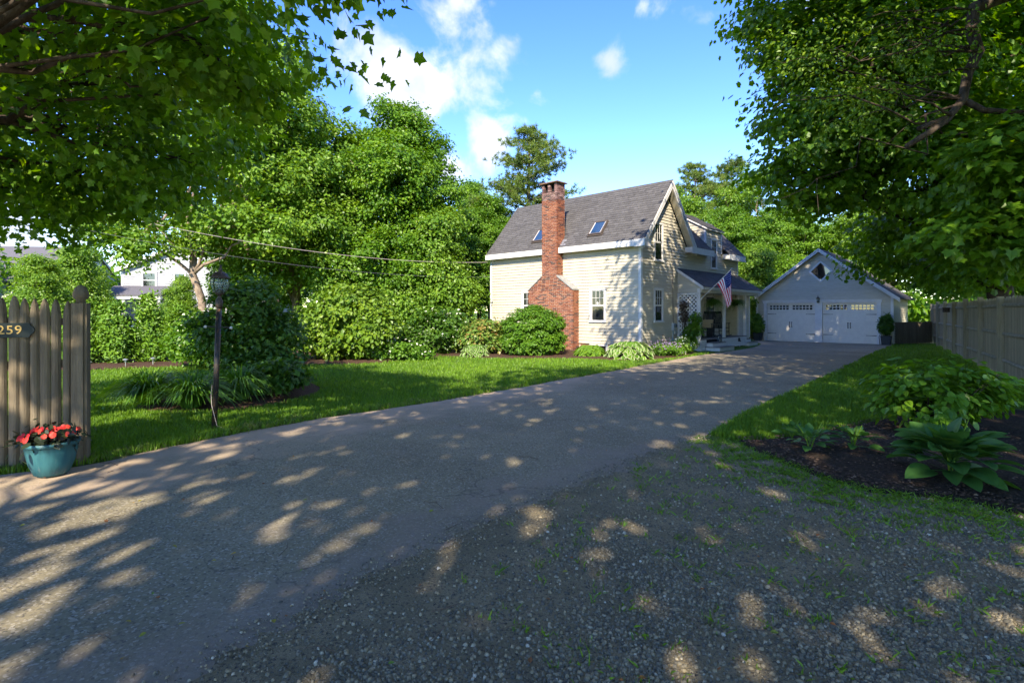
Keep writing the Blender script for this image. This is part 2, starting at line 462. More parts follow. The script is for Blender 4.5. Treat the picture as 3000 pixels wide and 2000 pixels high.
LEFT = smooth_line([(-13, .5), (-8.5, 3.7), (-5.6, 5.15), (-4.54, 5.72), (-4.29, 6.24), (-3.9, 6.89), (-3.4, 7.53), (-2.72, 8.47), (-1.39, 9.67), (.23, 11.72), (2.65, 14.55), (4.45, 16.93), (7.45, 20.6), (9.2, 22.3), (12.2, 25.9), (13.9, 31.0)])
RIGHT = smooth_line([(-3.6, -7), (-2.2, .3), (-1.36, 2.38), (-1.30, 2.59), (-.95, 3.10), (-.53, 3.70), (.086, 4.37), (.99, 5.42), (2.3, 6.75), (2.85, 7.4), (3.6, 8.47), (5.27, 10.4), (10.24, 16.29), (14.6, 21.6), (19.3, 27.0)])

def pl_dist(P, pl):
    pl = np.array(pl); best = np.full(len(P), 1e9)
    for a, b in zip(pl[:-1], pl[1:]):
        ab = b - a; t = np.clip(((P - a) @ ab) / max(ab @ ab, 1e-9), 0, 1)
        best = np.minimum(best, np.hypot(*(P - a - t[:, None] * ab).T))
    return best

def driveway():
    n, m = 520, 34
    A, B = resample(LEFT, n), resample(RIGHT, n)
    q = np.arange(n)
    def rough(Lp, amp):
        g = np.gradient(Lp, axis=0); g /= np.linalg.norm(g, axis=1, keepdims=True); nn = np.stack([-g[:, 1], g[:, 0]], 1)
        w = amp[0] * np.sin(q * .31 + 2) * np.sin(q * .08) + amp[0] * np.sin(q * .13 + 1) + amp[1] * np.convolve(rng.normal(0, 1, n), [.25, .5, .25], 'same')
        return Lp + nn * w[:, None]
    A, B = rough(A, (.02, .03)), rough(B, (.045, .035))
    t = np.linspace(0, 1, m)
    P = A[:, None, :] * (1 - t)[None, :, None] + B[:, None, :] * t[None, :, None]
    P = P.reshape(-1, 2)
    Z = .012 + .008 * np.sin(P[:, 0] * .7 + 1) * np.sin(P[:, 1] * .5)
    tt = np.tile(t, n); lip = np.clip((tt - .955) / .045, 0, 1) * (P[:, 1] < 7.2)
    Z = Z - lip * (.016 + rng.normal(0, .006, len(Z)))          # the broken edge runs out under the gravel
    V = np.c_[P, Z]
    i, j = np.meshgrid(np.arange(m - 1), np.arange(n - 1)); q = (j * m + i).ravel()
    F = np.stack([q, q + 1, q + m + 1, q + m], 1)
    me = np_mesh('driveway', V, F, 'asphalt', smooth=True)
    e = pl_dist(P, LEFT)
    e = e + np.clip((P[:, 1] - 6.5) * .10, 0, .9)                    # the sand thins out away from the street
    a = me.attributes.new('edge', 'FLOAT', 'POINT'); a.data.foreach_set('value', e.astype(np.float32))
    e2 = pl_dist(P, RIGHT) + np.clip((P[:, 1] - 6.5) * .6, 0, 2)
    a = me.attributes.new('edge2', 'FLOAT', 'POINT'); a.data.foreach_set('value', e2.astype(np.float32))
    obj('driveway', me, kind='structure')
driveway()

BED_BACK = [(2.86, 6.86), (3.24, 6.82), (4.05, 7.22), (4.67, 7.57), (5.4, 8.0), (6.6, 8.7), (8.6, 9.3)]
BED_FRONT = [(2.84, 6.70), (2.92, 5.90), (3.05, 5.30), (3.23, 4.88), (3.6, 4.78), (3.95, 4.55), (4.35, 3.95), (5.4, 3.0)]
GRAVEL = [p for p in RIGHT if p[1] < 7.0] + BED_FRONT + [(8, 0), (8, -7)]
sheet('gravel_apron', [(x - .55, y + .35) for x, y in RIGHT if y < 6.5] + BED_FRONT + [(8, 0), (8, -7)], .005, 'gravel')
BED_R = BED_FRONT + [(9.3, 6.5)] + BED_BACK[::-1]
RIGHT_LAWN = [p for p in RIGHT if p[1] >= 7.0] + [(20.3, 27.0), (21.2, 26.6), (11.9, 12.6), (9.4, 8.7)] + BED_BACK[::-1]

def mound(name, poly, mt, h=.05, res=.12):
    P = np.array(poly); x0, y0 = P.min(0); x1, y1 = P.max(0)
    xs, ys = np.arange(x0, x1 + res, res), np.arange(y0, y1 + res, res)
    X, Y = np.meshgrid(xs, ys); Q = np.c_[X.ravel(), Y.ravel()]
    ins = inpoly(Q, poly); d = pl_dist(Q, list(poly) + [poly[0]])
    z = .006 + h * np.clip(d / .35, 0, 1) ** .7 + rng.uniform(0, .012, len(Q)); z[~ins] = -.03
    nx, ny = len(xs), len(ys)
    i, j = np.meshgrid(np.arange(nx - 1), np.arange(ny - 1)); q = (j * nx + i).ravel()
    F = np.stack([q, q + 1, q + nx + 1, q + nx], 1)
    F = F[ins[F].any(1)]
    obj(name, np_mesh(name, np.c_[Q, z], F, mt, smooth=True), kind='structure')
mound('soil_bed', smooth_line(BED_R + [BED_R[0]], 1)[:-1], 'soil', .05, .07)
HOUSE_BED = smooth_line([(-2.6, 19.6), (-1.2, 18.9), (.6, 18.75), (2.2, 18.85), (3.8, 17.95), (5.0, 18.2), (6.4, 19.6), (7.5, 21.6), (6.8, 22.3), (4.9, 20.6), (2.5, 22.8), (.5, 24.6), (-1.2, 26.3), (-2.6, 23)], 1)
mound('foundation_bed', HOUSE_BED, 'mulch', .04, .15)
HEDGE_BED = smooth_line([(-15, 14.2), (-12, 14.75), (-11, 15.5), (-10, 16.0), (-8.4, 16.4), (-6.6, 16.5), (-4.8, 16.7), (-3.2, 18.2), (-2.5, 19.8), (-3, 24), (-9, 22), (-15, 19)], 1)
mound('hedge_bed', HEDGE_BED, 'mulch', .06, .25)
LILY_BED = smooth_line([(-6.6, 9.6), (-6.4, 8.95), (-5.4, 8.65), (-4.5, 8.95), (-3.95, 9.9), (-3.9, 11.2), (-4.8, 12.6), (-6.2, 12.8), (-7.0, 11.4)], 1)
mound('lily_bed', LILY_BED, 'mulch', .05, .12)

# ------------------------------------------------------------------ house (local x along the porch side, local y along the chimney side)
HA = math.atan2(.7203, .6938)
HC = Vector((4.98, 20.7, 0))
house = empty('house', HC, HA, 'cream clapboard house with grey shingle roof, brick chimney and side porch', 'house')
HM = Matrix.Translation(HC) @ Matrix.Rotation(HA, 4, 'Z')
def hdist(p): return (HM @ Vector(p)).length
TL = lambda a, b, z: (-b, a, z)          # chimney wall: a along y, b outwards (-x)
TG = lambda a, b, z: (a, -b, z)          # gable wall: a along x, b outwards (-y)
EXPO = .127

def siding(parent, T, af, z0, z1, holes=(), mt='siding', expo=EXPO, b0=.006, b1=.033, off=0.0):
    z = z0
    while z < z1 - 1e-4:
        zt = min(z + expo, z1)
        cuts = sorted({z, zt, *[h for q in holes for h in (q[2], q[3]) if z + .004 < h < zt - .004]})
        rr = random.random()
        for za, zb in zip(cuts[:-1], cuts[1:]):
            la, ha = af(za); lb, hb = af(zb)
            if ha - la < .02: continue
            if hb < lb: lb = hb = (lb + hb) / 2
            segs = [(la, ha, lb, hb)]
            zm = (za + zb) / 2
            for (h0, h1, hz0, hz1) in holes:
                if hz0 < zm < hz1:
                    ns = []
                    for (a, c, at, ct) in segs:
                        if h1 <= min(a, at) or h0 >= max(c, ct): ns.append((a, c, at, ct)); continue
                        if h0 > min(a, at): ns.append((a, h0, at, h0))
                        if h1 < max(c, ct): ns.append((h1, c, h1, ct))
                    segs = ns
            fb = lambda q: off + b1 + (b0 - b1) * (q - z) / expo
            for (a, c, at, ct) in segs:
                if c - a < .01 and ct - at < .01: continue
                p = [T(a, off - .004, za), T(c, off - .004, za), T(c, fb(za), za), T(a, fb(za), za), T(at, off - .004, zb), T(ct, off - .004, zb), T(ct, fb(zb), zb), T(at, fb(zb), zb)]
                MB().hexa(p, 0, rr).build('clapboard', mt, parent)
        z = zt

def window(parent, T, a0, a1, z0, z1, muntin=(3, 2), lower=(1, 1), curtain='left', screen=False, off=0.0, trim=.085, star=False):
    w = empty('window'); w.parent = parent
    M = lambda: MB(lambda a, b, z: T(a, b + off, z))
    fr = M(); t = trim
    fr.box(a0, .0, z0 + t * .7, a0 + t, .052, z1 - t * .9); fr.box(a1 - t, .0, z0 + t * .7, a1, .052, z1 - t * .9)
    fr.box(a0 - .012, .0, z1 - t * .9, a1 + .012, .058, z1)
    fr.build('frame', 'trim', w)
    M().box(a0 - .03, .0, z0, a1 + .03, .085, z0 + t * .7).build('sill', 'trim', w)
    i0, i1, j0, j1 = a0 + t, a1 - t, z0 + t * .7, z1 - t * .9
    zm = (j0 + j1) / 2
    M().box(i0, -.03, j0, i1, .003, j1).build('dark_backing', 'dark_in', w)  # thin slab, the unlit room's darkness put into its colour
    if curtain:
        c = M(); cw = (i1 - i0) * (.33 if curtain == 'left' else .42)
        runs = [(i0, i0 + cw)] if curtain == 'right_edge' else [(i1 - cw, i1)] if curtain == 'left' else [(i0, i0 + cw), (i1 - cw * .6, i1)]
        for (c0, c1) in runs:
            n = 8
            for k in range(n):
                x0, x1 = c0 + (c1 - c0) * k / n, c0 + (c1 - c0) * (k + 1) / n
                d0, d1 = (.006, .014) if k % 2 else (.014, .006)
                c.hexa([(x0, .004, j0), (x1, .004, j0), (x1, d1, j0), (x0, d0, j0), (x0, .004, j1), (x1, .004, j1), (x1, d1, j1), (x0, d0, j1)])
        c.build('curtain', 'curtain', w)
    for (k0, k1, grid, bb) in ((zm, j1, muntin, .036), (j0, zm, lower, .026)):
        s = M(); q = .03
        s.box(i0, .018, k0, i0 + q, bb, k1); s.box(i1 - q, .018, k0, i1, bb, k1)
        s.box(i0 + q, .018, k0, i1 - q, bb, k0 + q); s.box(i0 + q, .018, k1 - q, i1 - q, bb, k1)
        gx, gz = grid
        for g in range(1, gx):
            x = i0 + q + (i1 - i0 - 2 * q) * g / gx; s.box(x - .008, .018, k0 + q, x + .008, bb - .004, k1 - q)
        for g in range(1, gz):
            z = k0 + q + (k1 - k0 - 2 * q) * g / gz; s.box(i0 + q, .0185, z - .008, i1 - q, bb - .006, z + .008)
        s.build('sash', 'trim', w)
        M().box(i0 + q * .5, .0205, k0 + q * .5, i1 - q * .5, .0225, k1 - q * .5).build('pane', 'pane_dark' if (screen and k0 == j0) else 'pane', w)
    if star:
        st = M(); cx, cz = (i0 + i1) / 2, zm + .10
        pts = []
        for k in range(10):
            r = .085 if k % 2 == 0 else .028; an = math.pi / 2 + k * math.pi / 5
            pts.append((cx + r * math.cos(an), cz + r * math.sin(an)))
        st.add([(x, .042, z) for x, z in pts] + [(x, .050, z) for x, z in pts], [tuple(range(10)), tuple(range(19, 9, -1))] + [(i, (i + 1) % 10, (i + 1) % 10 + 10, i + 10) for i in range(10)])
        st.build('starfish_ornament', 'trim', w)
    return w

EAVE = 4.30; RIDGE = 7.02; WA = 3.9; LU = 8.35; XE = 9.52; SIDE0 = .32
slope_a = (RIDGE - .02 - 4.42) / (WA / 2 + .28)

wall = MB()
# main block core + cross wing core
wall.add([(0, 0, .3), (WA, 0, .3), (WA, LU, .3), (0, LU, .3), (0, 0, EAVE), (WA, 0, EAVE), (WA, LU, EAVE), (0, LU, EAVE), (WA / 2, 0, EAVE + slope_a * WA / 2), (WA / 2, LU, EAVE + slope_a * WA / 2)],
         [(0, 3, 2, 1), (0, 1, 5, 8, 4), (2, 3, 7, 9, 6), (0, 4, 7, 3), (1, 2, 6, 5), (4, 8, 9, 7), (5, 6, 9, 8)])
wall.box(WA + .002, 0, .3, XE, 2.8, 4.38)
wall_o = wall.build('wall', 'siding', house)
# chimney side boards: chimney and windows leave gaps
CH = dict(y0=2.96, y1=5.47, sy0=3.82, sy1=4.66, p=.44)
holesL = [(CH['y0'] + .01, CH['y1'] - .01, 0, 2.6), (CH['sy0'] + .01, CH['sy1'] - .01, 2.6, 5), (1.55, 2.40, 1.17, 2.62), (5.35, 6.28, 1.22, 2.62)]
siding(wall_o, TL, lambda z: (.095, LU - .095), SIDE0, EAVE - .02, holesL)
def gab(z):
    if z <= EAVE: return (.095, XE - .09)
    h = (z - EAVE) / slope_a
    return (max(.0, h + .02), WA - h - .02)
holesG = [(.92, 1.72, 1.17, 2.62), (.92, 1.72, 3.62, 5.26), (1.77, 2.13, 5.84, 6.32), (2.99, 8.02, 2.36, 3.46), (2.99, 9.6, 0, 2.36), (8.0, 9.6, 2.36, 3.46), (6.23, 6.98, 3.60, 5.12)]
siding(wall_o, TG, gab, SIDE0, RIDGE - .5, holesG)
# inner porch wall boards
siding(wall_o, TG, lambda z: (3.06, 7.9), .52, 2.42, [(3.42, 4.92, 1.2, 2.42), (5.6, 6.75, .3, 2.42)], mt='siding')
# the far end and the back keep boards as plain long laps
for (lo, hi, T) in ((.1, 2.75, lambda a, b, z: (XE + b, a, z)),):
    siding(wall_o, T, lambda z: (lo, hi), SIDE0, EAVE - .05)

fnd = MB().box(.03, .03, -.1, WA, LU - .03, .315).box(WA + .002, .03, -.1, XE - .03, 2.77, .314).build('foundation', 'mortar', house)
pl = []
for c in range(5):
    z = .005 + c * .066; st = .1 if c % 2 else 0
    y = .06 + st
    while y < 2.9:
        y1 = min(y + .2, 2.93)
        if not (1.5 < y1 and y < 2.42 and z > .04):
            pl.append(([TL(a, b, zz) for zz in (z, z + .056) for a, b in ((y, -.04), (y1, -.04), (y1, -.022), (y, -.022))], random.random(), y))
        y = y1 + .011
    x = .06 + st
    while x < 2.9:
        x1 = min(x + .2, 2.95)
        pl.append(([TG(a, b, zz) for zz in (z, z + .056) for a, b in ((x, -.04), (x1, -.04), (x1, -.022), (x, -.022))], random.random(), x)); x = x1 + .011
pieces(fnd, 'brick', pl, 'brick')
# basement window
bw = empty('basement_window'); bw.parent = house
m = MB(TL)
m.box(1.52, -.035, .0, 1.60, .02, .30); m.box(2.33, -.035, .0, 2.41, .02, .30); m.box(1.60, -.035, .24, 2.33, .02, .30)
m.build('frame', 'trim', bw); MB(TL).box(1.60, -.03, .0, 2.33, -.012, .24).build('pane', 'pane_dark', bw)

for (x0, y0, x1, y1, za, zb) in ((-.034, -.034, .09, -.0, .30, EAVE), (-.035, .0005, .0, .09, .3, EAVE), (-.034, LU - .09, .0, LU + .03, .3, EAVE), (XE - .085, -.034, XE + .03, .0, 3.3, 4.40)):
    MB().box(x0, y0, za, x1, y1, zb).build('corner_board', 'trim', house)

window(house, TL, 1.58, 2.38, 1.20, 2.60, curtain='left', star=True)
window(house, TL, 5.38, 6.25, 1.25, 2.60, curtain='both')
window(house, TG, .95, 1.69, 1.20, 2.60, curtain='both', screen=True)
window(house, TG, .95, 1.69, 3.66, 5.24, curtain='both', screen=True)
window(house, TG, 6.26, 6.95, 3.64, 5.10, curtain=None, screen=True)
v = empty('gable_vent'); v.parent = house
m = MB(TG); m.box(1.79, .0, 5.86, 1.83, .045, 6.30); m.box(2.07, .0, 5.86, 2.11, .045, 6.30); m.box(1.83, .0, 6.26, 2.07, .045, 6.30); m.box(1.83, 0, 5.86, 2.07, .045, 5.90)
m.build('frame', 'siding', v)
MB(TG).box(1.83, -.02, 5.90, 2.07, .006, 6.26).build('opening', 'dark_in', v)
for k in range(6):
    z = 5.91 + k * .06
    MB(TG).hexa([(1.83, .008, z + .03), (2.07, .008, z + .03), (2.07, .04, z), (1.83, .04, z), (1.83, .012, z + .04), (2.07, .012, z + .04), (2.07, .042, z + .008), (1.83, .042, z + .008)]).build('slat', 'siding', v)

# ---- roofs
roof = empty('roof'); roof.parent = house
SH = []
def slope(O, A, U, L, S, expo=.142, tab=.305, hole=None, th=.016, keep=None):
    O, A, U = Vector(O), Vector(A).normalized(), Vector(U).normalized(); Nn = A.cross(U).normalized()
    if Nn.z < 0: Nn = -Nn
    n = int(S / expo + .999)
    for k in range(n):
        s0 = k * expo - .01; s1 = min((k + 1) * expo + .015, S)
        a = -((k % 3) * .1 + random.uniform(0, .02))
        while a < L:
            a0, a1 = max(a, 0), min(a + tab - .007, L)
            if a1 - a0 > .02 and not (hole and hole((a0 + a1) / 2, (s0 + s1) / 2)) and (keep is None or keep((a0 + a1) / 2, (s0 + s1) / 2)):
                j = random.uniform(0, .004)
                p = [O + A * x + U * y + Nn * h for (x, y, h) in ((a0, s0, 0), (a1, s0, 0), (a1, s1, 0), (a0, s1, 0), (a0, s0, th + j), (a1, s0, th + j), (a1, s1, .004), (a0, s1, .004))]
                SH.append((p, random.random(), hdist(p[0])))
            a += tab
UL = Vector((WA / 2 + .28, 0, RIDGE - 4.42)); SL = UL.length
def chim_hole(a, s):
    y = LU + .05 - a                                                   # a runs from the far end towards the gable
    if CH['sy0'] - .02 < y < CH['sy1'] + .02 and s < .85: return True
    for (y0, y1, s0, s1) in SKY:
        if y0 < y < y1 and s0 < s < s1: return True
    return False
SKY = [(1.83, 2.50, .48, 1.28), (4.98, 5.65, .48, 1.28)]
slope((-.28, LU + .05, 4.42), (0, -1, 0), UL, LU + .38, SL, hole=chim_hole)
UR = Vector((-(WA / 2 + .28), 0, RIDGE - 4.42))
slope((WA + .28, -.33, 4.42), (0, 1, 0), UR, .62, SL)
MB().hexa([(-.30, -.30, 4.37), (-.30, LU + .02, 4.37), (WA / 2, LU + .02, RIDGE - .035), (WA / 2, -.30, RIDGE - .035), (-.28, -.31, 4.415), (-.28, LU + .03, 4.415), (WA / 2, LU + .03, RIDGE - .001), (WA / 2, -.31, RIDGE - .001)]).build('roof_deck', 'roof_deck', roof)
MB().hexa([(WA + .30, -.30, 4.37), (WA + .30, LU + .02, 4.37), (WA / 2 + .001, LU + .02, RIDGE - .035), (WA / 2 + .001, -.30, RIDGE - .035), (WA + .28, -.31, 4.415), (WA + .28, LU + .03, 4.415), (WA / 2 + .001, LU + .03, RIDGE), (WA / 2 + .001, -.31, RIDGE)]).build('roof_deck', 'shingle', roof)
MB().prism([(WA / 2 - .13, RIDGE - .13), (WA / 2, RIDGE + .018), (WA / 2 + .13, RIDGE - .13), (WA / 2, RIDGE - .0)], -.34, LU + .05).build('ridge_cap', 'shingle', roof)
# cross wing roof (ridge along x)
WBR = 6.28; YB = 1.4
UB = Vector((0, YB + .35, WBR - 4.44))
slope((WA + .05, -.35, 4.45), (1, 0, 0), UB, XE + .12 - WA - .05, UB.length, keep=lambda a, s: not (5.68 < a + WA + .05 < 7.58 and s < UB.length * .985) and (a + WA + .05) > 4.25 - .62 * s)
for (xa, xb, xc) in ((WA + .16, 5.72, WA - 1.25), (7.55, XE + .10, 7.55)):
    MB().hexa([(xa, -.33, 4.40), (xb, -.33, 4.40), (xb, YB, WBR - .04), (xc, YB, WBR - .04), (xa, -.35, 4.44), (xb + .01, -.35, 4.44), (xb + .01, YB, WBR - .002), (xc, YB, WBR - .002)]).build('roof_deck', 'roof_deck', roof)
MB().hexa([(WA - 1.3, YB + .001, WBR - .04), (XE + .10, YB + .001, WBR - .04), (XE + .10, 3.1, 4.40), (WA - .9, 3.1, 4.40), (WA - 1.3, YB + .001, WBR), (XE + .11, YB + .001, WBR), (XE + .11, 3.12, 4.44), (WA - .9, 3.12, 4.44)]).build('roof_deck', 'shingle', roof)
MB().add([(XE, 0, 4.37), (XE, 2.8, 4.37), (XE, YB, WBR - .06), (XE - .1, 0, 4.37), (XE - .1, 2.8, 4.37), (XE - .1, YB, WBR - .06)], [(0, 1, 2), (5, 4, 3), (0, 3, 4, 1), (1, 4, 5, 2), (2, 5, 3, 0)]).build('end_gable', 'siding', house)
# dormer
DX0, DX1 = 5.75, 7.51
dr = empty('dormer'); dr.parent = house
MB().add([(DX0, .002, 4.2), (DX1, .002, 4.2), (DX1, .002, 5.44), (DX0, .002, 5.44), (DX0, YB, 4.2), (DX1, YB, 4.2), (DX1, YB, WBR + .08), (DX0, YB, WBR + .08)],
         [(0, 1, 2, 3), (5, 4, 7, 6), (0, 3, 7, 4), (1, 5, 6, 2), (3, 2, 6, 7)]).build('core', 'siding', dr)
dslope = (WBR + .12 - 5.5) / (YB + .1)
siding(dr, TG, lambda z: (DX0 + .08, DX1 - .08), EAVE, 5.44, [(6.23, 6.98, 3.60, 5.12)])
def cheek(z):
    lo = (z - 4.45) / ((WBR - 4.44) / (YB + .35)) - .35; hi = YB
    if z > 5.40: lo = max(lo, (z - 5.40) / dslope)
    return (max(.08, (z - 5.40) / dslope + .03 if z > 5.4 else .08), max(.09, min(hi, lo)))
siding(dr, lambda a, b, z: (DX0 - b, a, z), cheek, 4.55, 6.2)
for x0, x1 in ((DX0 - .03, DX0 + .075), (DX1 - .075, DX1 + .03)):
    MB().box(x0, -.036, 4.42, x1, .07, 5.44).build('corner_board', 'trim', dr)
UD = Vector((0, YB + .22, dslope * (YB + .22)))
slope((DX0 - .12, -.14, 5.50 - .0), (1, 0, 0), UD, DX1 - DX0 + .22, UD.length)
MB().hexa([(DX0 - .11, -.12, 5.43), (DX1 + .09, -.12, 5.43), (DX1 + .09, YB + .08, WBR + .07), (DX0 - .11, YB + .08, WBR + .07), (DX0 - .11, -.13, 5.495), (DX1 + .09, -.13, 5.495), (DX1 + .09, YB + .08, WBR + .12), (DX0 - .11, YB + .08, WBR + .12)]).build('dormer_roof_board', 'trim', dr)
pieces(roof, 'shingle', SH, 'shingle')

# fascia, rakes, returns
MB().box(-.33, -.30, 4.16, -.29, LU + .06, 4.40).build('fascia', 'trim', house)
MB().box(-.289, -.30, 4.17, -.03, LU + .03, 4.20).build('soffit', 'trim', house)
def rake(xa, za, xb, zb, y0, y1, drop, up=0.0, mt='trim'):
    MB().hexa([(xa, y0, za - drop), (xb, y0, zb - drop), (xb, y1, zb - drop), (xa, y1, za - drop), (xa, y0, za + up), (xb, y0, zb + up), (xb, y1, zb + up), (xa, y1, za + up)]).build('rake_board', mt, house)
for sgn, xe in ((1, -.28), (-1, WA + .28)):
    xr = WA / 2
    rake(xe, 4.40, xr, RIDGE - .02, -.345, -.305, .14)
    rake(xe, 4.24, xr, RIDGE - .18, -.325, -.295, .15)
    rake(xe, 4.10, xr, RIDGE - .32, -.29, -.03, .03, mt='siding')
    rake(xe, 4.40, xr, RIDGE - .02, LU + .03, LU + .06, .2)
MB().box(-.35, -.36, 4.14, .12, -.30, 4.42).build('eave_return', 'trim', house)
MB().box(-.35, -.2985, 4.13, -.334, .10, 4.41).build('eave_return', 'trim', house)
for (xa, xb) in ((3.62, DX0 + .12), (DX1 + .10, XE + .14)):
    mb = MB(); mb.box(xa, -.37, 4.20, xb, -.33, 4.43); mb.box(xa + .01, -.329, 4.20, xb - .01, -.03, 4.24); mb.box(xa - .012, -.385, 4.155, xb + .012, -.34, 4.197)
    mb.box(xa, -.329, 4.241, xa + .03, -.03, 4.43)
    mb.build('eave_box', 'trim', house)

# skylights
for (y0, y1, s0, s1) in SKY:
    sk = empty('skylight'); sk.parent = house
    Un = UL.normalized(); Nn = Vector((-Un.z, 0, Un.x))
    P = lambda y, s, h: tuple(Vector((-.28, y, 4.42)) + Un * s + Nn * h)
    def bx(ya, yb, sa, sb, ha, hb): return [P(ya, sa, ha), P(yb, sa, ha), P(yb, sb, ha), P(ya, sb, ha), P(ya, sa, hb), P(yb, sa, hb), P(yb, sb, hb), P(ya, sb, hb)]
    f = MB(); t = .06
    f.hexa(bx(y0, y0 + t, s0, s1, 0, .11)); f.hexa(bx(y1 - t, y1, s0, s1, 0, .11)); f.hexa(bx(y0 + t, y1 - t, s0, s0 + t, 0, .11)); f.hexa(bx(y0 + t, y1 - t, s1 - t, s1, 0, .11))
    f.hexa(bx(y0 - .03, y1 + .03, s0 - .05, s0 + .02, 0, .06)); f.build('frame', 'skylight_frame', sk)
    MB().hexa(bx(y0 + t, y1 - t, s0 + t, s1 - t, .06, .085)).build('pane', 'pane_sky', sk)
    MB().hexa(bx(y0 + t, y0 + t + .025, s0 + t, s1 - t, .085, .1)).hexa(bx(y1 - t - .025, y1 - t, s0 + t, s1 - t, .085, .1)).build('bead', 'trim', sk)

# ---- chimney
chim = empty('chimney'); chim.parent = house
p = CH['p']; CZ0, CZ1, CT = 2.57, 3.14, 7.22
TOPZ = CT
def ych(z):
    if z <= CZ0: return CH['y0'], CH['y1']
    if z >= CZ1: return CH['sy0'], CH['sy1']
    t = (z - CZ0) / (CZ1 - CZ0)
    return CH['y0'] + t * (CH['sy0'] - CH['y0']), CH['y1'] + t * (CH['sy1'] - CH['y1'])
core = MB()
i = .012
core.box(-p + i, CH['y0'] + i, -.1, -.0, CH['y1'] - i, CZ0)
core.hexa([(-p + i, CH['y0'] + i, CZ0 + .001), (0, CH['y0'] + i, CZ0 + .001), (0, CH['y1'] - i, CZ0 + .001), (-p + i, CH['y1'] - i, CZ0 + .001), (-p + i, CH['sy0'] + i, CZ1), (0, CH['sy0'] + i, CZ1), (0, CH['sy1'] - i, CZ1), (-p + i, CH['sy1'] - i, CZ1)])
core.box(-p + i, CH['sy0'] + i, CZ1 + .001, .0, CH['sy1'] - i, 4.5); core.box(-p + i, CH['sy0'] + i, 4.501, .12, CH['sy1'] - i, CT - .42)
core.build('mortar_core', 'mortar', chim)
BR = []; BRS = []
cz = .067; BL = .205
k = 0; z = .0
def addb(vs, dist, z):
    (BRS if z > CT - .75 else BR).append((vs, random.random(), dist))
def bxv(x0, y0, z0, x1, y1, z1): return [(x0, y0, z0), (x1, y0, z0), (x1, y1, z0), (x0, y1, z0), (x0, y0, z1), (x1, y0, z1), (x1, y1, z1), (x0, y1, z1)]
while z < CT - .42:
    za, zb = z, z + cz - .016
    y0, y1 = ych((za + zb) / 2)
    j = random.uniform(-.002, .002)
    y = y0 - (BL + .011) * .5 if k % 2 else y0
    while y < y1 - .02:
        a, b = max(y, y0), min(y + BL, y1)
        if b - a > .035: addb(bxv(-p - .002 + random.uniform(-.003, .003), a, za, -p + .1, b, zb), hdist((-p, a, za)), za)
        y += BL + .016
    xb = .12 if z > 4.5 else -.004
    for (ya, yb_) in ((y0 - .001, y0 + .09), (y1 - .09, y1 + .001)):
        if CZ0 < z < CZ1: continue
        x = -p + .106 if k % 2 else -p + .106 - .1
        while x < xb - .03:
            a, b = max(x, -p + .106), min(x + BL, xb)
            if b - a > .03: addb(bxv(a, ya + random.uniform(-.002, .002), za, b, yb_, zb), hdist((a, ya, za)) - .5, za)
            x += BL + .016
    z += cz; k += 1
# flue openings at the top
zt = CT - .42
yy = np.linspace(CH['sy0'], CH['sy1'], 4)
pier = [(CH['sy0'], CH['sy0'] + .13), (4.19, 4.32), (CH['sy1'] - .13, CH['sy1'])]
while zt < CT - .02:
    for (a, b) in pier:
        BRS.append((bxv(-p, a, zt, -p + .11, b, zt + .055), random.random(), 30)); BRS.append((bxv(.01, a, zt, .12, b, zt + .055), random.random(), 31))
    for ya in (CH['sy0'], CH['sy1'] - .1):
        BRS.append((bxv(-p + .115, ya, zt, -.17, ya + .1, zt + .055), random.random(), 31)); BRS.append((bxv(-.16, ya, zt, .005, ya + .1, zt + .055), random.random(), 31))
    zt += .067
MB().box(-p + .16, CH['sy0'] + .12, CT - .419, .06, CH['sy1'] - .12, CT - .01).build('flue_liner', 'dark_in', chim)
pieces(chim, 'brick', BR, 'brick', 270); pieces(chim, 'brick', BRS, 'brick_sooty', 30)
MB().box(-p - .09, CH['sy0'] - .09, CT - .012, .20, CH['sy1'] + .09, CT + .035).build('cap', 'cap_rust', chim)
for (ya, yb_, sgn) in ((CH['y0'], CH['sy0'], -1), (CH['y1'], CH['sy1'], 1)):
    e = .03 * sgn
    MB().hexa([(-p - .035, ya + e, CZ0 - .02), (.0, ya + e, CZ0 - .02), (.0, yb_ + e * .2, CZ1 + .02), (-p - .035, yb_ + e * .2, CZ1 + .02), (-p - .035, ya + e, CZ0 + .035), (.0, ya + e, CZ0 + .035), (.0, yb_ + e * .2, CZ1 + .075), (-p - .035, yb_ + e * .2, CZ1 + .075)]).build('shoulder_slab', 'slate_cap', chim)
Un = UL.normalized(); Nn = Vector((-Un.z, 0, Un.x))
fl = MB()
for (s, w) in ((.06, .30), (.20, .16), (.31, .24)):
    q = [Vector((-.28, CH['sy0'] - .02, 4.42)) + Un * a + Vector((0, -1, 0)) * b + Nn * h for h in (.018, .03) for (a, b) in ((s, 0), (s, w), (s + .1, w * .9), (s + .12, 0))]
    fl.hexa([tuple(x) for x in q])
fl.build('flashing', 'lead', chim)

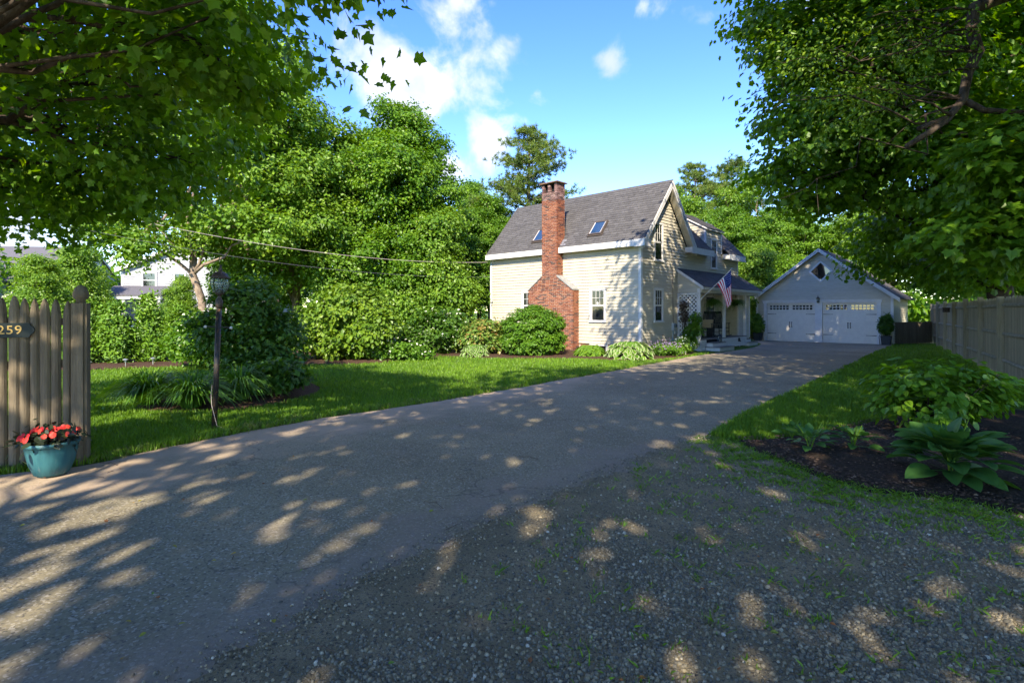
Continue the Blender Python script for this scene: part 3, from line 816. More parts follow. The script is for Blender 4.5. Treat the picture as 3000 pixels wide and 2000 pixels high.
# ---- porch
porch = empty('porch'); porch.parent = house
PX0, PX1, PD = 2.97, 8.02, 1.0
for k in range(int((PX1 - PX0) / .14)):
    x = PX0 + .01 + k * .14
    MB().box(x, -PD - .03, .455, x + .133, -.002, .49).build('deck_board', 'deck', porch)
MB().box(PX0 + .03, -PD + .03, .03, PX1 - .03, -.03, .452).build('deck_frame', 'dark_in', porch)
for px_, zb in ((3.03, .0), (5.55, .49), (7.98, .49)):
    MB().box(px_ - .055, -PD - .005, zb, px_ + .055, -PD + .105, 2.43).build('post', 'trim', porch)
MB().box(PX0 - .04, -PD - .02, 2.43, 9.62, -PD + .09, 2.60).build('beam', 'trim', porch)
MB().box(PX0 - .06, -PD - .2, 2.56, 9.66, -PD - .10, 2.665).build('gutter', 'porch_paint', porch)
MB().box(PX0 + .04, -PD + .092, 2.44, 9.5, -.03, 2.46).build('ceiling', 'trim', porch)
# skirt
for (a, b) in ((4.95, 5.49), (5.61, 7.92)):
    MB(TG).box(a, PD - .025, .06, b, PD - .005, .38).build('skirt_panel', 'porch_paint', porch)
    MB(TG).box(a - .05, PD - .004, .375, b + .06, PD + .022, .452).build('skirt_cap', 'trim', porch)
    MB(TG).box(a, PD - .004, .045, b, PD + .015, .11).build('skirt_base', 'trim', porch)
for px_ in (4.92, 5.55, 7.97):
    MB(TG).box(px_ - .035, PD - .004, .0, px_ + .035, PD + .025, .374).build('skirt_post', 'trim', porch)
en = lambda a, b, z: (PX0 - b, -a, z)
MB(en).box(.12, .005, .38, .99, .03, .452).build('skirt_cap', 'trim', porch)
MB(en).box(.12, .005, .02, .99, .03, .10).build('skirt_base', 'trim', porch)
for k in range(7):
    MB(en).box(.14 + k * .125, .008, .10, .14 + k * .125 + .09, .025, .38).build('skirt_slat', 'trim', porch)
for k in range(4):
    MB(TG).box(3.12 + k * .1, PD - .012, .1, 3.12 + k * .1 + .075, PD + .005, .38).build('skirt_slat', 'trim', porch)
MB(TG).box(3.09, PD - .012, .38, 3.56, PD + .02, .452).box(3.09, PD - .012, .0, 3.56, PD + .02, .10).box(3.5, PD + .006, .1, 3.56, PD + .024, .38).build('skirt_cap', 'trim', porch)
# steps
MB(TG).box(3.58, PD + .0, .16, 4.86, PD + .30, .30).build('step_riser', 'porch_paint', porch)
MB(TG).box(3.56, PD - .02, .301, 4.88, PD + .32, .335).build('step_tread', 'deck', porch)
MB(TG).box(3.5, PD + .02, .0, 5.0, PD + .62, .135).build('step_riser', 'porch_paint', porch)
MB(TG).box(3.47, PD - .0, .136, 5.03, PD + .65, .168).build('step_tread', 'deck', porch)
MB(TG).box(8.06, .3, .0, 8.66, PD - .02, .30).build('step_riser', 'porch_paint', porch)
MB(TG).box(8.05, .29, .301, 8.68, PD + .0, .335).build('step_tread', 'deck', porch)
MB(TG).box(8.06, .22, .0, 9.2, PD + .12, .135).build('step_riser', 'porch_paint', porch)
MB(TG).box(8.05, .2, .136, 9.23, PD + .15, .168).build('step_tread', 'deck', porch)
# lattice
lat = empty('lattice'); lat.parent = house
ly0, ly1, lz0, lz1 = .10, .94, .52, 2.42
lm = lambda a, b, z: (PX0 - b, -a, z)
MB(lm).box(ly0 - .07, -.01, lz0, ly0, .035, lz1).box(ly0, -.01, lz1 - .05, ly1, .035, lz1).box(ly0, -.01, lz0, ly1, .035, lz0 + .05).build('lattice_frame', 'trim', lat)
mb = MB(lm); W = ly1 - ly0; H = lz1 - lz0; stp = .17; hw = .021
for d in (1, -1):
    c = -H
    while c < W + H:
        pts = []
        # line: a = c + d'*z ; clip
        z0_, z1_ = 0.0, H
        if d == 1:
            zA, zB = max(0, -c), min(H, W - c)
            if zB - zA > .03: pts = [(c + zA, zA), (c + zB, zB)]
        else:
            zA, zB = max(0, c - W), min(H, c)
            if zB - zA > .03: pts = [(c - zA, zA), (c - zB, zB)]
        if pts:
            (a0, q0), (a1, q1) = pts
            n = hw * .7071
            o = .0 if d == 1 else .009
            sx = n if d == 1 else -n
            mb.hexa([(ly0 + a0 - sx, o, lz0 + q0 + n), (ly0 + a0 + sx, o, lz0 + q0 - n), (ly0 + a0 + sx, o + .008, lz0 + q0 - n), (ly0 + a0 - sx, o + .008, lz0 + q0 + n),
                     (ly0 + a1 - sx, o, lz0 + q1 + n), (ly0 + a1 + sx, o, lz0 + q1 - n), (ly0 + a1 + sx, o + .008, lz0 + q1 - n), (ly0 + a1 - sx, o + .008, lz0 + q1 + n)])
        c += stp
mb.build('lattice_strips', 'trim', lat, kind='stuff')
# porch roof
PZ0, PZ1 = 2.62, 3.44
prf = empty('porch_roof'); prf.parent = house
SH2, SH = SH, []
UP = Vector((0, 1.2, PZ1 - PZ0))
slope((PX0 - .1, -1.2, PZ0 + .045), (1, 0, 0), UP, 9.66 - PX0 + .1, UP.length * 1.0)
pieces(prf, 'shingle', SH, 'shingle', 200)
MB().hexa([(PX0 - .08, -1.19, PZ0), (9.64, -1.19, PZ0), (9.64, -.002, PZ1 - .02), (PX0 - .08, -.002, PZ1 - .02), (PX0 - .08, -1.2, PZ0 + .044), (9.64, -1.2, PZ0 + .044), (9.64, -.002, PZ1 + .038), (PX0 - .08, -.002, PZ1 + .038)]).build('roof_deck', 'roof_deck', prf)
MB().hexa([(PX0 - .115, -1.2, PZ0 - .06), (PX0 - .081, -1.2, PZ0 - .06), (PX0 - .081, -.03, PZ1 - .10), (PX0 - .115, -.03, PZ1 - .10), (PX0 - .115, -1.2, PZ0 + .05), (PX0 - .081, -1.2, PZ0 + .05), (PX0 - .081, -.03, PZ1 + .03), (PX0 - .115, -.03, PZ1 + .03)]).build('rake_board', 'trim', prf)
tri = MB().add([(PX0, -.0, 2.44), (PX0, -1.1, 2.44), (PX0, -1.1, PZ0 + .0), (PX0, 0, PZ1 - .04), (PX0 + .04, 0, 2.44), (PX0 + .04, -1.1, 2.44), (PX0 + .04, -1.1, PZ0), (PX0 + .04, 0, PZ1 - .04)], [(0, 1, 2, 3), (7, 6, 5, 4), (0, 3, 7, 4), (0, 4, 5, 1), (1, 5, 6, 2), (2, 6, 7, 3)]).build('gable_end', 'siding', prf)
siding(prf, lambda a, b, z: (PX0 - b, -a, z), lambda z: (.03, min(1.08, 1.12 * max(0, (PZ1 - .06 - z)) / (PZ1 - PZ0) + .0)), 2.45, PZ1 - .1)
# porch closet (bump-out) at the far end
BX0, BX1, BD = 7.98 + .12, XE, .59
MB().box(BX0, -BD, .3, BX1, -.03, 2.55).build('closet_wall', 'siding', porch)
siding(porch, TG, lambda z: (BX0 + .07, BX1 - .07), .50, 2.44, off=BD)
for (x0, x1) in ((BX0 - .03, BX0 + .06), (BX1 - .06, BX1 + .03)):
    MB(TG).box(x0, BD - .05, .35, x1, BD + .034, 2.44).build('corner_board', 'trim', porch)
# porch window pair + dark screen door + wreath-like plaque
window(house, TG, 3.45, 4.15, 1.22, 2.40, curtain=None); window(house, TG, 4.19, 4.89, 1.22, 2.40, curtain='both')
d = empty('screen_door'); d.parent = house
MB(TG).box(5.66, .0, .49, 5.74, .05, 2.40).box(6.60, .0, .49, 6.68, .05, 2.40).box(5.74, 0, 2.32, 6.60, .05, 2.40).build('frame', 'trim', d)
MB(TG).box(5.74, .01, .49, 6.60, .03, 2.32).build('leaf', 'rock_black', d)
MB(TG).box(5.84, .031, 1.25, 6.50, .034, 2.22).build('pane', 'pane_dark', d); MB(TG).box(5.84, .031, .62, 6.50, .034, 1.12).build('kick_panel', 'planter', d)
MB(TG).tube([(6.52, .05, 1.18), (6.52, .06, 1.32)], .012, 6).build('handle', 'steel', d)
# meter, conduit, downpipe, spigot
mt_ = empty('electric_meter'); mt_.parent = house
MB(TG).box(2.42, .024, .86, 2.62, .12, 1.16).build('meter_box', 'grey_box', mt_)
MB().lathe([(.085, 0), (.085, .03), (.075, .08), (.03, .1)], (0, 0, 0), 14).build('dial', 'lamp_glass', mt_).matrix_local = Matrix.Translation((2.52, -.12, 1.05)) @ Matrix.Rotation(R(90), 4, 'X')
MB(TG).box(2.60, .024, .70, 2.72, .10, .88).build('junction_box', 'grey_box', mt_)
MB(TG).tube([(2.5, .05, .3), (2.5, .05, .86)], .014, 6).build('pipe', 'blue_tape', mt_)
MB(TG).tube([(2.52, .05, 1.16), (2.50, .045, 2.2), (2.48, .04, 3.3), (2.40, .04, 4.2)], .010, 5).build('service_cable', 'cable_dark', mt_)
sp = empty('spigot'); sp.parent = house
MB(TG).tube([(7.05, PD + .0, .30), (7.05, PD + .09, .30), (7.05, PD + .11, .24)], .022, 8).build('spout', 'black_metal', sp)
MB(TG).tube([(6.99, PD + .07, .36), (7.11, PD + .07, .36)], .014, 6).box(7.0, PD + .02, .25, 7.1, PD + .07, .42).build('valve', 'black_metal', sp)
MB(TG).tube([(7.05, PD + .1, .25), (7.0, PD + .12, .1), (6.95, PD + .1, .02)], .012, 6).build('hose_stub', 'trim', sp)

# ------------------------------------------------------------------ garage
GA = math.atan2(-.6785, .7347)
GC = (16.36, 28.5, 0)
gar = empty('garage', GC, GA, 'cream clapboard garage with two white panelled doors and a diamond window', 'garage')
GW, GD, GE, GP = 3.2, 5.2, 2.50, 4.92
gsl = (GP - .04 - GE) / GW
gw = MB().add([(-GW, .1, 0), (GW, .1, 0), (GW, GD, 0), (-GW, GD, 0), (-GW, .1, GE), (GW, .1, GE), (GW, GD, GE), (-GW, GD, GE), (0, .1, GP - .05), (0, GD, GP - .05)],
              [(0, 3, 2, 1), (0, 1, 5, 8, 4), (2, 3, 7, 9, 6), (0, 4, 7, 3), (1, 2, 6, 5), (4, 8, 9, 7), (5, 6, 9, 8)]).build('wall', 'siding', gar)
DZ = 2.10
gh = [(-2.80, 2.72, 0, DZ + .15), (-.52, .62, 3.19, 4.35)]
def dia(z, c=.05, zc=3.77, h=.56): return h - abs(z - zc)
def gaf(z): 
    if z <= GE: return (-GW + .09, GW - .09)
    h = (z - GE) / gsl; return (-GW + h + .02, GW - h - .02)
siding(gw, TG, gaf, .06, 3.19, gh)
# boards beside the diamond, cut to its slant
z = 3.19
while z < 4.355:
    zt = min(z + EXPO, 4.36)
    a0, a1 = gaf(z); b0, b1 = gaf(zt)
    da, db = max(dia(z), 0), max(dia(zt), 0)
    if z < 3.77 < zt: da = db = .56
    for (l0, l1, t0, t1) in ((a0, .05 - da, b0, .05 - db), (.05 + da, a1, .05 + db, b1)):
        MB(TG).hexa([(l0, -.004, z), (l1, -.004, z), (l1, .033, z), (l0, .033, z), (t0, -.004, zt), (t1, -.004, zt), (t1, .006, zt), (t0, .006, zt)]).build('clapboard', 'siding', gw)
    z = zt
siding(gw, TG, gaf, 4.36, GP - .12)
siding(gw, lambda a, b, z: (GW + b, a, z), lambda z: (.09, GD - .02), .06, GE)
siding(gw, lambda a, b, z: (-GW - b, a, z), lambda z: (.09, GD - .02), .06, GE)
for sx in (-1, 1):
    MB().box(min(sx * (GW + .03), sx * (GW - .085)), -.034, .03, max(sx * (GW + .03), sx * (GW - .085)), .09, GE).build('corner_board', 'trim', gar)
groof = empty('roof'); groof.parent = gar
ov = .32
for sx in (-1, 1):
    xe = sx * (GW + ov); ze = GE - gsl * ov
    MB().hexa([(xe, -.28, ze), (0, -.28, GP), (0, GD + .2, GP), (xe, GD + .2, ze), (xe, -.28, ze + .05), (0, -.28, GP + .06), (0, GD + .2, GP + .06), (xe, GD + .2, ze + .05)]).build('shingle_slope', 'shingle', groof)
    MB().hexa([(xe, -.30, ze - .16), (0, -.30, GP - .12), (0, -.26, GP - .12), (xe, -.26, ze - .16), (xe, -.30, ze - .03), (0, -.30, GP + .01), (0, -.26, GP + .01), (xe, -.26, ze - .03)]).build('rake_board', 'trim', gar)
    MB().hexa([(xe, -.325, ze - .055), (0, -.325, GP - .015), (0, -.285, GP - .015), (xe, -.285, ze - .055), (xe, -.325, ze + .035), (0, -.325, GP + .055), (0, -.285, GP + .055), (xe, -.285, ze + .035)]).build('rake_trim', 'trim', gar)
    MB().hexa([(xe, -.255, ze - .12), (0, -.255, GP - .08), (0, -.03, GP - .08), (xe, -.03, ze - .12), (xe, -.255, ze - .10), (0, -.255, GP - .06), (0, -.03, GP - .06), (xe, -.03, ze - .10)]).build('soffit', 'trim', gar)
dw = empty('diamond_window'); dw.parent = gar
def diam(r0, r1, b0, b1):
    mb = MB(TG); cx, cz = .05, 3.77
    O = [(cx + r0 * math.cos(k * math.pi / 2), cz + r0 * math.sin(k * math.pi / 2)) for k in range(4)]
    I = [(cx + r1 * math.cos(k * math.pi / 2), cz + r1 * math.sin(k * math.pi / 2)) for k in range(4)]
    for k in range(4):
        q = (k + 1) % 4
        mb.hexa([(O[k][0], b0, O[k][1]), (O[q][0], b0, O[q][1]), (I[q][0], b0, I[q][1]), (I[k][0], b0, I[k][1]), (O[k][0], b1, O[k][1]), (O[q][0], b1, O[q][1]), (I[q][0], b1, I[q][1]), (I[k][0], b1, I[k][1])])
    return mb
diam(.58, .46, .0, .05).build('frame', 'trim', dw)
MB(TG).add([(.05 + .47 * math.cos(k * math.pi / 2), .02, 3.77 + .47 * math.sin(k * math.pi / 2)) for k in range(4)], [(0, 1, 2, 3)]).build('pane', 'pane_dark', dw)
# door casing
MB(TG).box(-2.80, .0, .0, -2.64, .06, DZ).build('door_casing', 'trim', gar)
MB(TG).box(2.56, .0, .0, 2.72, .06, DZ).build('door_casing', 'trim', gar)
MB(TG).box(-2.84, .0, DZ, 2.76, .07, DZ + .12).box(-2.87, .0, DZ + .121, 2.79, .10, DZ + .155).build('door_head', 'trim', gar)
MB(TG).box(-.20, .0, .0, .14, .09, DZ + .10).box(-.23, .091, .0, .17, .115, .16).build('pilaster', 'trim', gar)
for (x0, x1) in ((-2.64, -.20), (.14, 2.56)):
    gd = empty('garage_door'); gd.parent = gar
    MB(TG).box(x0, -.09, .0, x1, -.06, DZ).build('backing', 'door_white', gd)
    hS = (DZ - .02) / 4
    for r_ in range(4):
        z0, z1 = .01 + r_ * hS, .01 + (r_ + 1) * hS - .008
        MB(TG).box(x0 + .01, -.06, z0, x1 - .01, -.03, z1).build('section', 'door_white', gd)
        W = (x1 - x0 - .1) / 4
        if r_ < 3:
            for c in range(4):
                a0 = x0 + .05 + c * W + .05; a1 = a0 + W - .10
                q = MB(TG)
                q.box(a0, -.03, z0 + .09, a1, -.024, z0 + .115); q.box(a0, -.03, z1 - .115, a1, -.024, z1 - .09); q.box(a0, -.03, z0 + .115, a0 + .02, -.024, z1 - .115); q.box(a1 - .02, -.03, z0 + .115, a1, -.024, z1 - .115)
                nb = 6
                for g in range(nb):
                    u0 = a0 + .03 + (a1 - a0 - .06) * g / nb; q.box(u0 + .004, -.03, z0 + .125, u0 + (a1 - a0 - .06) / nb - .004, -.0265, z1 - .125)
                q.build('panel', 'door_white', gd)
        else:
            for c in range(2):
                a0 = x0 + .05 + c * 2 * W + .08; a1 = a0 + 2 * W - .16
                zb0, zb1 = z0 + .16, z1 - .08
                q = MB(TG)
                for g in range(7):
                    u = a0 + (a1 - a0) * g / 6; q.box(u - .018, -.03, zb0, u + .018, -.008, zb1)
                for h in range(3):
                    w_ = zb0 + (zb1 - zb0) * h / 2; q.box(a0 - .018, -.0295, w_ - .018, a1 + .018, -.009, w_ + .018)
                q.build('window_grille', 'door_white', gd)
                for g in range(6):
                    for h in range(2):
                        u0, u1 = a0 + (a1 - a0) * g / 6 + .018, a0 + (a1 - a0) * (g + 1) / 6 - .018
                        w0, w1 = zb0 + (zb1 - zb0) * h / 2 + .018, zb0 + (zb1 - zb0) * (h + 1) / 2 - .018
                        MB(TG).box(u0, -.03, w0, u1, -.022, w1).build('pane', 'pane_dark', gd)
    xm = (x0 + x1) / 2
    for s in (-1, 1):
        MB(TG).tube([(xm + s * .055, -.03, .80), (xm + s * .055, .01, .84), (xm + s * .055, .012, 1.02), (xm + s * .055, -.03, 1.06)], .013, 6).box(xm + s * .055 - .02, -.03, .775, xm + s * .055 + .02, -.018, .83).box(xm + s * .055 - .02, -.03, 1.03, xm + s * .055 + .02, -.018, 1.085).build('handle', 'black_metal', gd)
        for zz in (.43, 1.50):
            e = x0 + .03 if s < 0 else x1 - .03; f = e - s * .40
            MB(TG).hexa([(e, -.03, zz - .018), (f, -.03, zz - .008), (f, -.018, zz - .008), (e, -.018, zz - .018), (e, -.03, zz + .018), (f, -.03, zz + .008), (f, -.018, zz + .008), (e, -.018, zz + .018)]).hexa([(f, -.03, zz - .02), (f - s * .05, -.03, zz - .002), (f - s * .05, -.02, zz - .002), (f, -.02, zz - .02), (f, -.03, zz + .02), (f - s * .05, -.03, zz + .002), (f - s * .05, -.02, zz + .002), (f, -.02, zz + .02)]).build('strap_hinge', 'black_metal', gd)
gl = empty('wall_lantern'); gl.parent = gar
lx, lz = -.03, 2.26
MB(TG).box(lx - .05, .1, lz - .14, lx + .05, .125, lz + .1).build('back_plate', 'black_metal', gl)
MB().lathe([(.03, -.16), (.06, -.12), (.075, -.10)], (lx, -.22, lz), 8).build('base', 'black_metal', gl)
MB().lathe([(.07, -.10), (.085, .06)], (lx, -.22, lz), 6).build('glass', 'lamp_glass', gl)
MB().lathe([(.11, .06), (.10, .08), (.03, .15), (.015, .17), (.02, .19), (.005, .23)], (lx, -.22, lz), 8).build('cap', 'black_metal', gl)
MB(TG).tube([(lx, .12, lz - .1), (lx, .18, lz - .15), (lx, .22, lz - .14)], .012, 6).build('arm', 'black_metal', gl)

# ------------------------------------------------------------------ neighbouring houses
def far_house(name, loc, rz, label, wallm, w, d, eave, ridge, wins, porchspec=None):
    h = empty(name, loc, rz, label, 'house')
    hw = w / 2
    n = int(eave / .2)
    MB().add([(-hw, 0, 0), (hw, 0, 0), (hw, d, 0), (-hw, d, 0), (-hw, 0, eave), (hw, 0, eave), (hw, d, eave), (-hw, d, eave), (0, 0, ridge), (0, d, ridge)],
             [(0, 3, 2, 1), (0, 1, 5, 8, 4), (2, 3, 7, 9, 6), (0, 4, 7, 3), (1, 2, 6, 5), (4, 8, 9, 7), (5, 6, 9, 8)]).build('wall', wallm, h)
    z = .2; sl = (ridge - eave) / hw
    while z < ridge - .3:
        k = hw if z < eave else hw - (z - eave) / sl - .05
        k2 = hw if z + .19 < eave else hw - (z + .19 - eave) / sl - .05
        MB(TG).hexa([(-k, -.01, z), (k, -.01, z), (k, .04, z), (-k, .04, z), (-k2, -.01, z + .19), (k2, -.01, z + .19), (k2, .006, z + .19), (-k2, .006, z + .19)]).build('clapboard', wallm, h)
        z += .19
    for s in (-1, 1):
        xe, ze = s * (hw + .4), eave - .4 * sl
        MB().hexa([(xe, -.4, ze), (0, -.4, ridge), (0, d + .3, ridge), (xe, d + .3, ze), (xe, -.4, ze + .12), (0, -.4, ridge + .14), (0, d + .3, ridge + .14), (xe, d + .3, ze + .12)]).build('roof_slope', 'roof_far', h)
        MB().hexa([(xe, -.44, ze - .2), (0, -.44, ridge - .18), (0, -.38, ridge - .18), (xe, -.38, ze - .2), (xe, -.44, ze + .06), (0, -.44, ridge + .08), (0, -.38, ridge + .08), (xe, -.38, ze + .06)]).build('rake_board', 'trim', h)
        MB().box(s * hw - .09, -.06, .1, s * hw + .09, .1, eave).build('corner_board', 'trim', h)
    for (a0, a1, z0, z1) in wins:
        ww = empty('window'); ww.parent = h
        q = MB(TG); t = .13
        q.box(a0, .03, z0, a0 + t, .10, z1).box(a1 - t, .03, z0, a1, .10, z1).box(a0 + t, .03, z1 - t, a1 - t, .10, z1).box(a0 + t, .03, z0, a1 - t, .10, z0 + t).box(a0 + t, .03, (z0 + z1) / 2 - .03, a1 - t, .07, (z0 + z1) / 2 + .03)
        q.build('frame', 'trim', ww); MB(TG).box(a0 + t, .03, z0 + t, a1 - t, .05, z1 - t).build('pane', 'pane_dark', ww)
    if porchspec:
        x0, x1, dp, zt, zw = porchspec
        pp = empty('porch'); pp.parent = h
        MB(TG).hexa([(x0 - .3, .05, zw), (x1 + .3, .05, zw), (x1 + .3, dp + .3, zt), (x0 - .3, dp + .3, zt), (x0 - .3, .05, zw + .12), (x1 + .3, .05, zw + .12), (x1 + .3, dp + .3, zt + .12), (x0 - .3, dp + .3, zt + .12)]).build('porch_roof', 'roof_far', pp)
        MB(TG).box(x0 - .2, dp - .1, zt - .25, x1 + .2, dp + .25, zt - .01).build('beam', 'trim', pp)
        for k in range(4):
            x = x0 + (x1 - x0) * k / 3; MB(TG).box(x - .12, dp - .12, .1, x + .12, dp + .12, zt - .25).build('post', 'trim', pp)
        MB(TG).box(x0 - .1, .05, .0, x1 + .1, dp, .5).build('porch_floor', 'trim', pp)
    return h
far_house('neighbour_house', (-27.2, 46, 0), R(8), 'pale grey clapboard house with white porch behind the hedge shrubs', 'siding_grey', 11.4, 8, 5.3, 7.7,
          [(-4.2, -3.0, 3.6, 5.0), (-1.7, -.7, 3.6, 5.0), (-.35, .35, 6.1, 6.8), (1.6, 2.6, 3.6, 5.0), (-1.6, -.7, .9, 2.5), (1.6, 2.6, .9, 2.5)], (-6.0, -2.0, 1.8, 2.9, 3.7))
far_house('neighbour_house', (-44, 56, 0), R(96), 'long white house with dark grey roof beyond the picket fence', 'trim', 10, 24, 4.6, 8.2, [(-3, -1.8, 1, 2.6), (1.8, 3, 1, 2.6)])

# ------------------------------------------------------------------ street fence with house number
FL0 = Vector((-4.69, 5.83, 0)); FLd = Vector((-.905, -.425, 0)).normalized()       # from the end post towards the street corner
fl_ang = math.atan2(-FLd.y, -FLd.x)
pf = empty('picket_fence', FL0, fl_ang, 'weathered grey stockade fence panel with ball-topped end post beside the driveway', 'fence')
# local x: negative runs along the fence away from the post; local -y faces the camera
W = .138
MB().box(-W / 2, -W / 2, 0, W / 2, W / 2, 1.74).build('end_post', 'wood_grey', pf)
MB().box(-W / 2 + .02, -W / 2 - .022, .0, W / 2 - .03, -W / 2 - .001, 1.74).build('post_board', 'wood_grey', pf)
MB().lathe([(.045, 1.741), (.042, 1.775), (.066, 1.79), (.074, 1.82), (.072, 1.85), (.06, 1.89), (.034, 1.925), (.0, 1.94)], n=16).build('post_finial', 'wood_grey', pf, smooth=True)
x = -W / 2 - .008
for k in range(26):
    w = random.uniform(.078, .094); h = 1.77 + random.uniform(-.015, .02) + .012 * min(k, 8) * .5
    x0, x1 = x - w, x
    n = 5; prof = []
    for q in range(n):
        t = q / (n - 1); prof.append((x0 + (x1 - x0) * t, -.012 - .028 * math.sin(math.pi * t) ** .6))
    vs, fs = [], []
    lv = [(0.01, 1.0), (h - .15, 1.0), (h - .06, .72), (h - .015, .34), (h, .12)]
    xm = (x0 + x1) / 2; lean = random.uniform(-.006, .006)
    for (z, sc) in lv:
        for (px_, py_) in prof: vs.append((xm + (px_ - xm) * sc + lean * z, py_ * (.6 + .4 * sc), z))
        vs.append((xm + (x1 - xm) * sc + lean * z, .004, z)); vs.append((xm + (x0 - xm) * sc + lean * z, .004, z))
    m_ = n + 2
    for i in range(len(lv) - 1):
        for j in range(m_): fs.append((i * m_ + j, i * m_ + (j + 1) % m_, (i + 1) * m_ + (j + 1) % m_, (i + 1) * m_ + j))
    fs += [tuple(range(m_)), tuple(range((len(lv) - 1) * m_, len(lv) * m_))]
    MB().add(vs, fs).build('picket', 'wood_grey', pf)
    x = x0 - random.uniform(.001, .006)
for z in (.35, 1.05, 1.5): MB().box(-2.6, .006, z, -W / 2 - .003, .05, z + .08).build('rail', 'wood_grey', pf)
# number plaque
sg = empty('number_sign', FL0 + FLd * .585 + Vector((0, 0, 1.455)), fl_ang, 'dark house number plaque reading 259 screwed to the picket fence', 'sign')
hw, hh = .20, .076
out = [(-hw, -.03), (-hw + .02, -.045), (-hw + .035, -hh), (hw - .035, -hh), (hw - .02, -.045), (hw, -.03), (hw + .012, 0), (hw, .03), (hw - .02, .045), (hw - .035, hh), (-hw + .035, hh), (-hw + .02, .045), (-hw, .03), (-hw - .012, 0)]
MB().prism(out, -.064, -.043).build('board', 'sign_board', sg)
cu = bpy.data.curves.new('digits', 'FONT'); cu.body = '259'; cu.size = .125; cu.align_x = 'CENTER'; cu.align_y = 'CENTER'; cu.extrude = .003; cu.space_character = 1.1
to = bpy.data.objects.new('digits_tmp', cu); COL.objects.link(to)
dg = bpy.context.evaluated_depsgraph_get(); dg.update()
tm = bpy.data.meshes.new_from_object(to.evaluated_get(dg)); bpy.data.objects.remove(to)
tm.materials.clear(); tm.materials.append(MATS['gold'])
o = obj('digits', tm, sg); o.matrix_local = Matrix.Translation((.012, -.0665, 0)) @ Matrix.Rotation(R(90), 4, 'X')

# ------------------------------------------------------------------ flower pot
pot = empty('flower_pot', (-4.62, 5.38, .02), 0, 'ribbed teal blue planter filled with red impatiens at the fence post', 'planter')
wob = lambda k, i: (1 + (.012 if k % 2 else -.008)) if 0 < i < 6 else 1
MB().lathe([(.125, 0), (.15, .012), (.195, .12), (.222, .24), (.232, .30), (.245, .302), (.250, .335), (.232, .336), (.222, .30), (.0, .295)], n=72, wob=wob).build('pot', 'pot_blue', pot, smooth=True)
pot.scale = (.92, .92, 1.0)
MB().lathe([(.0, .27), (.222, .28), (.15, .31), (0, .325)], n=20).build('soil', 'soil', pot)

# ------------------------------------------------------------------ lamp post
lp = empty('lamp_post', (-4.18, 7.52, 0), 0, 'leaning black lamp post with globe lantern on the lawn edge', 'lamp post')
lean = Matrix.Rotation(R(2.3), 4, 'Y')
lp.matrix_world = Matrix.Translation((-4.18, 7.52, 0)) @ lean
MB().tube([(0, 0, -.1), (0, 0, 1.70)], .036, 16).build('post', 'black_metal', lp, smooth=True)
MB().lathe([(.045, 1.70), (.047, 1.74), (.047, 1.80), (.03, 1.83), (.022, 1.86), (.03, 1.88), (.055, 1.895), (.06, 1.91)], n=16).build('collar', 'bronze_metal', lp, smooth=True)
lad = MB(); lad.tube([(-.165, 0, 1.43), (.165, 0, 1.43)], .009, 8); lad.build('ladder_bar', 'black_metal', lp)
for s in (-1, 1): MB().lathe([(.0, -.022), (.016, -.015), (.022, 0), (.016, .015), (0, .022)], (s * .18, 0, 1.43), 10).build('knob', 'trim', lp, smooth=True)
MB().lathe([(.062, 1.91), (.09, 1.95), (.112, 2.00), (.117, 2.04), (.108, 2.09), (.088, 2.125)], n=20).build('globe', 'lamp_glass', lp, smooth=True)
cg = MB()
for k in range(6):
    t = k * math.pi / 3 + .3
    cg.tube([(r * math.cos(t), r * math.sin(t), z) for r, z in ((.062, 1.905), (.094, 1.95), (.116, 2.00), (.121, 2.04), (.112, 2.09), (.09, 2.13))], .0045, 5)
cg.build('cage', 'black_metal', lp)
MB().lathe([(.05, 1.905), (.055, 1.93), (.04, 1.955), (.02, 1.97)], n=12).build('socket', 'bronze_metal', lp)
MB().lathe([(.02, 1.97), (.03, 2.0), (.032, 2.03), (.02, 2.06), (0, 2.07)], n=12).build('bulb', 'lamp_glass', lp, smooth=True)
MB().lathe([(.118, 2.115), (.122, 2.125), (.105, 2.15), (.085, 2.185), (.05, 2.205), (.03, 2.212), (.022, 2.225), (.03, 2.24), (.014, 2.26), (.018, 2.275), (.004, 2.31)], n=16).build('cap', 'bronze_metal', lp, smooth=True)
hx = []
for k in range(160):
    t = k / 159; z = .06 + t * 1.62; an = t * 2 * math.pi * 17 + .7 * math.sin(k * .9)
    hx.append((.0375 * math.cos(an), .0375 * math.sin(an), z + .012 * math.sin(k * 1.7)))
MB().tube(hx, .0013, 4).build('string_light_wire', 'copper_wire', lp)
MB().tube([(-.04, -.02, .62), (-.052, -.02, .5), (-.02, -.05, .34), (.02, -.045, .2), (.05, -.02, .05), (.12, .02, .02)], .004, 5).build('power_cord', 'cable', lp)

# ------------------------------------------------------------------ long fence on the right
A0 = Vector((12.3, 13.4, 0)); B0 = Vector((21.9, 27.85, 0)); fd = (B0 - A0).normalized()
rf = empty('stockade_fence', A0, math.atan2(fd.y, fd.x), 'tall grey stockade fence with half-round rails and posts along the side lawn', 'fence')
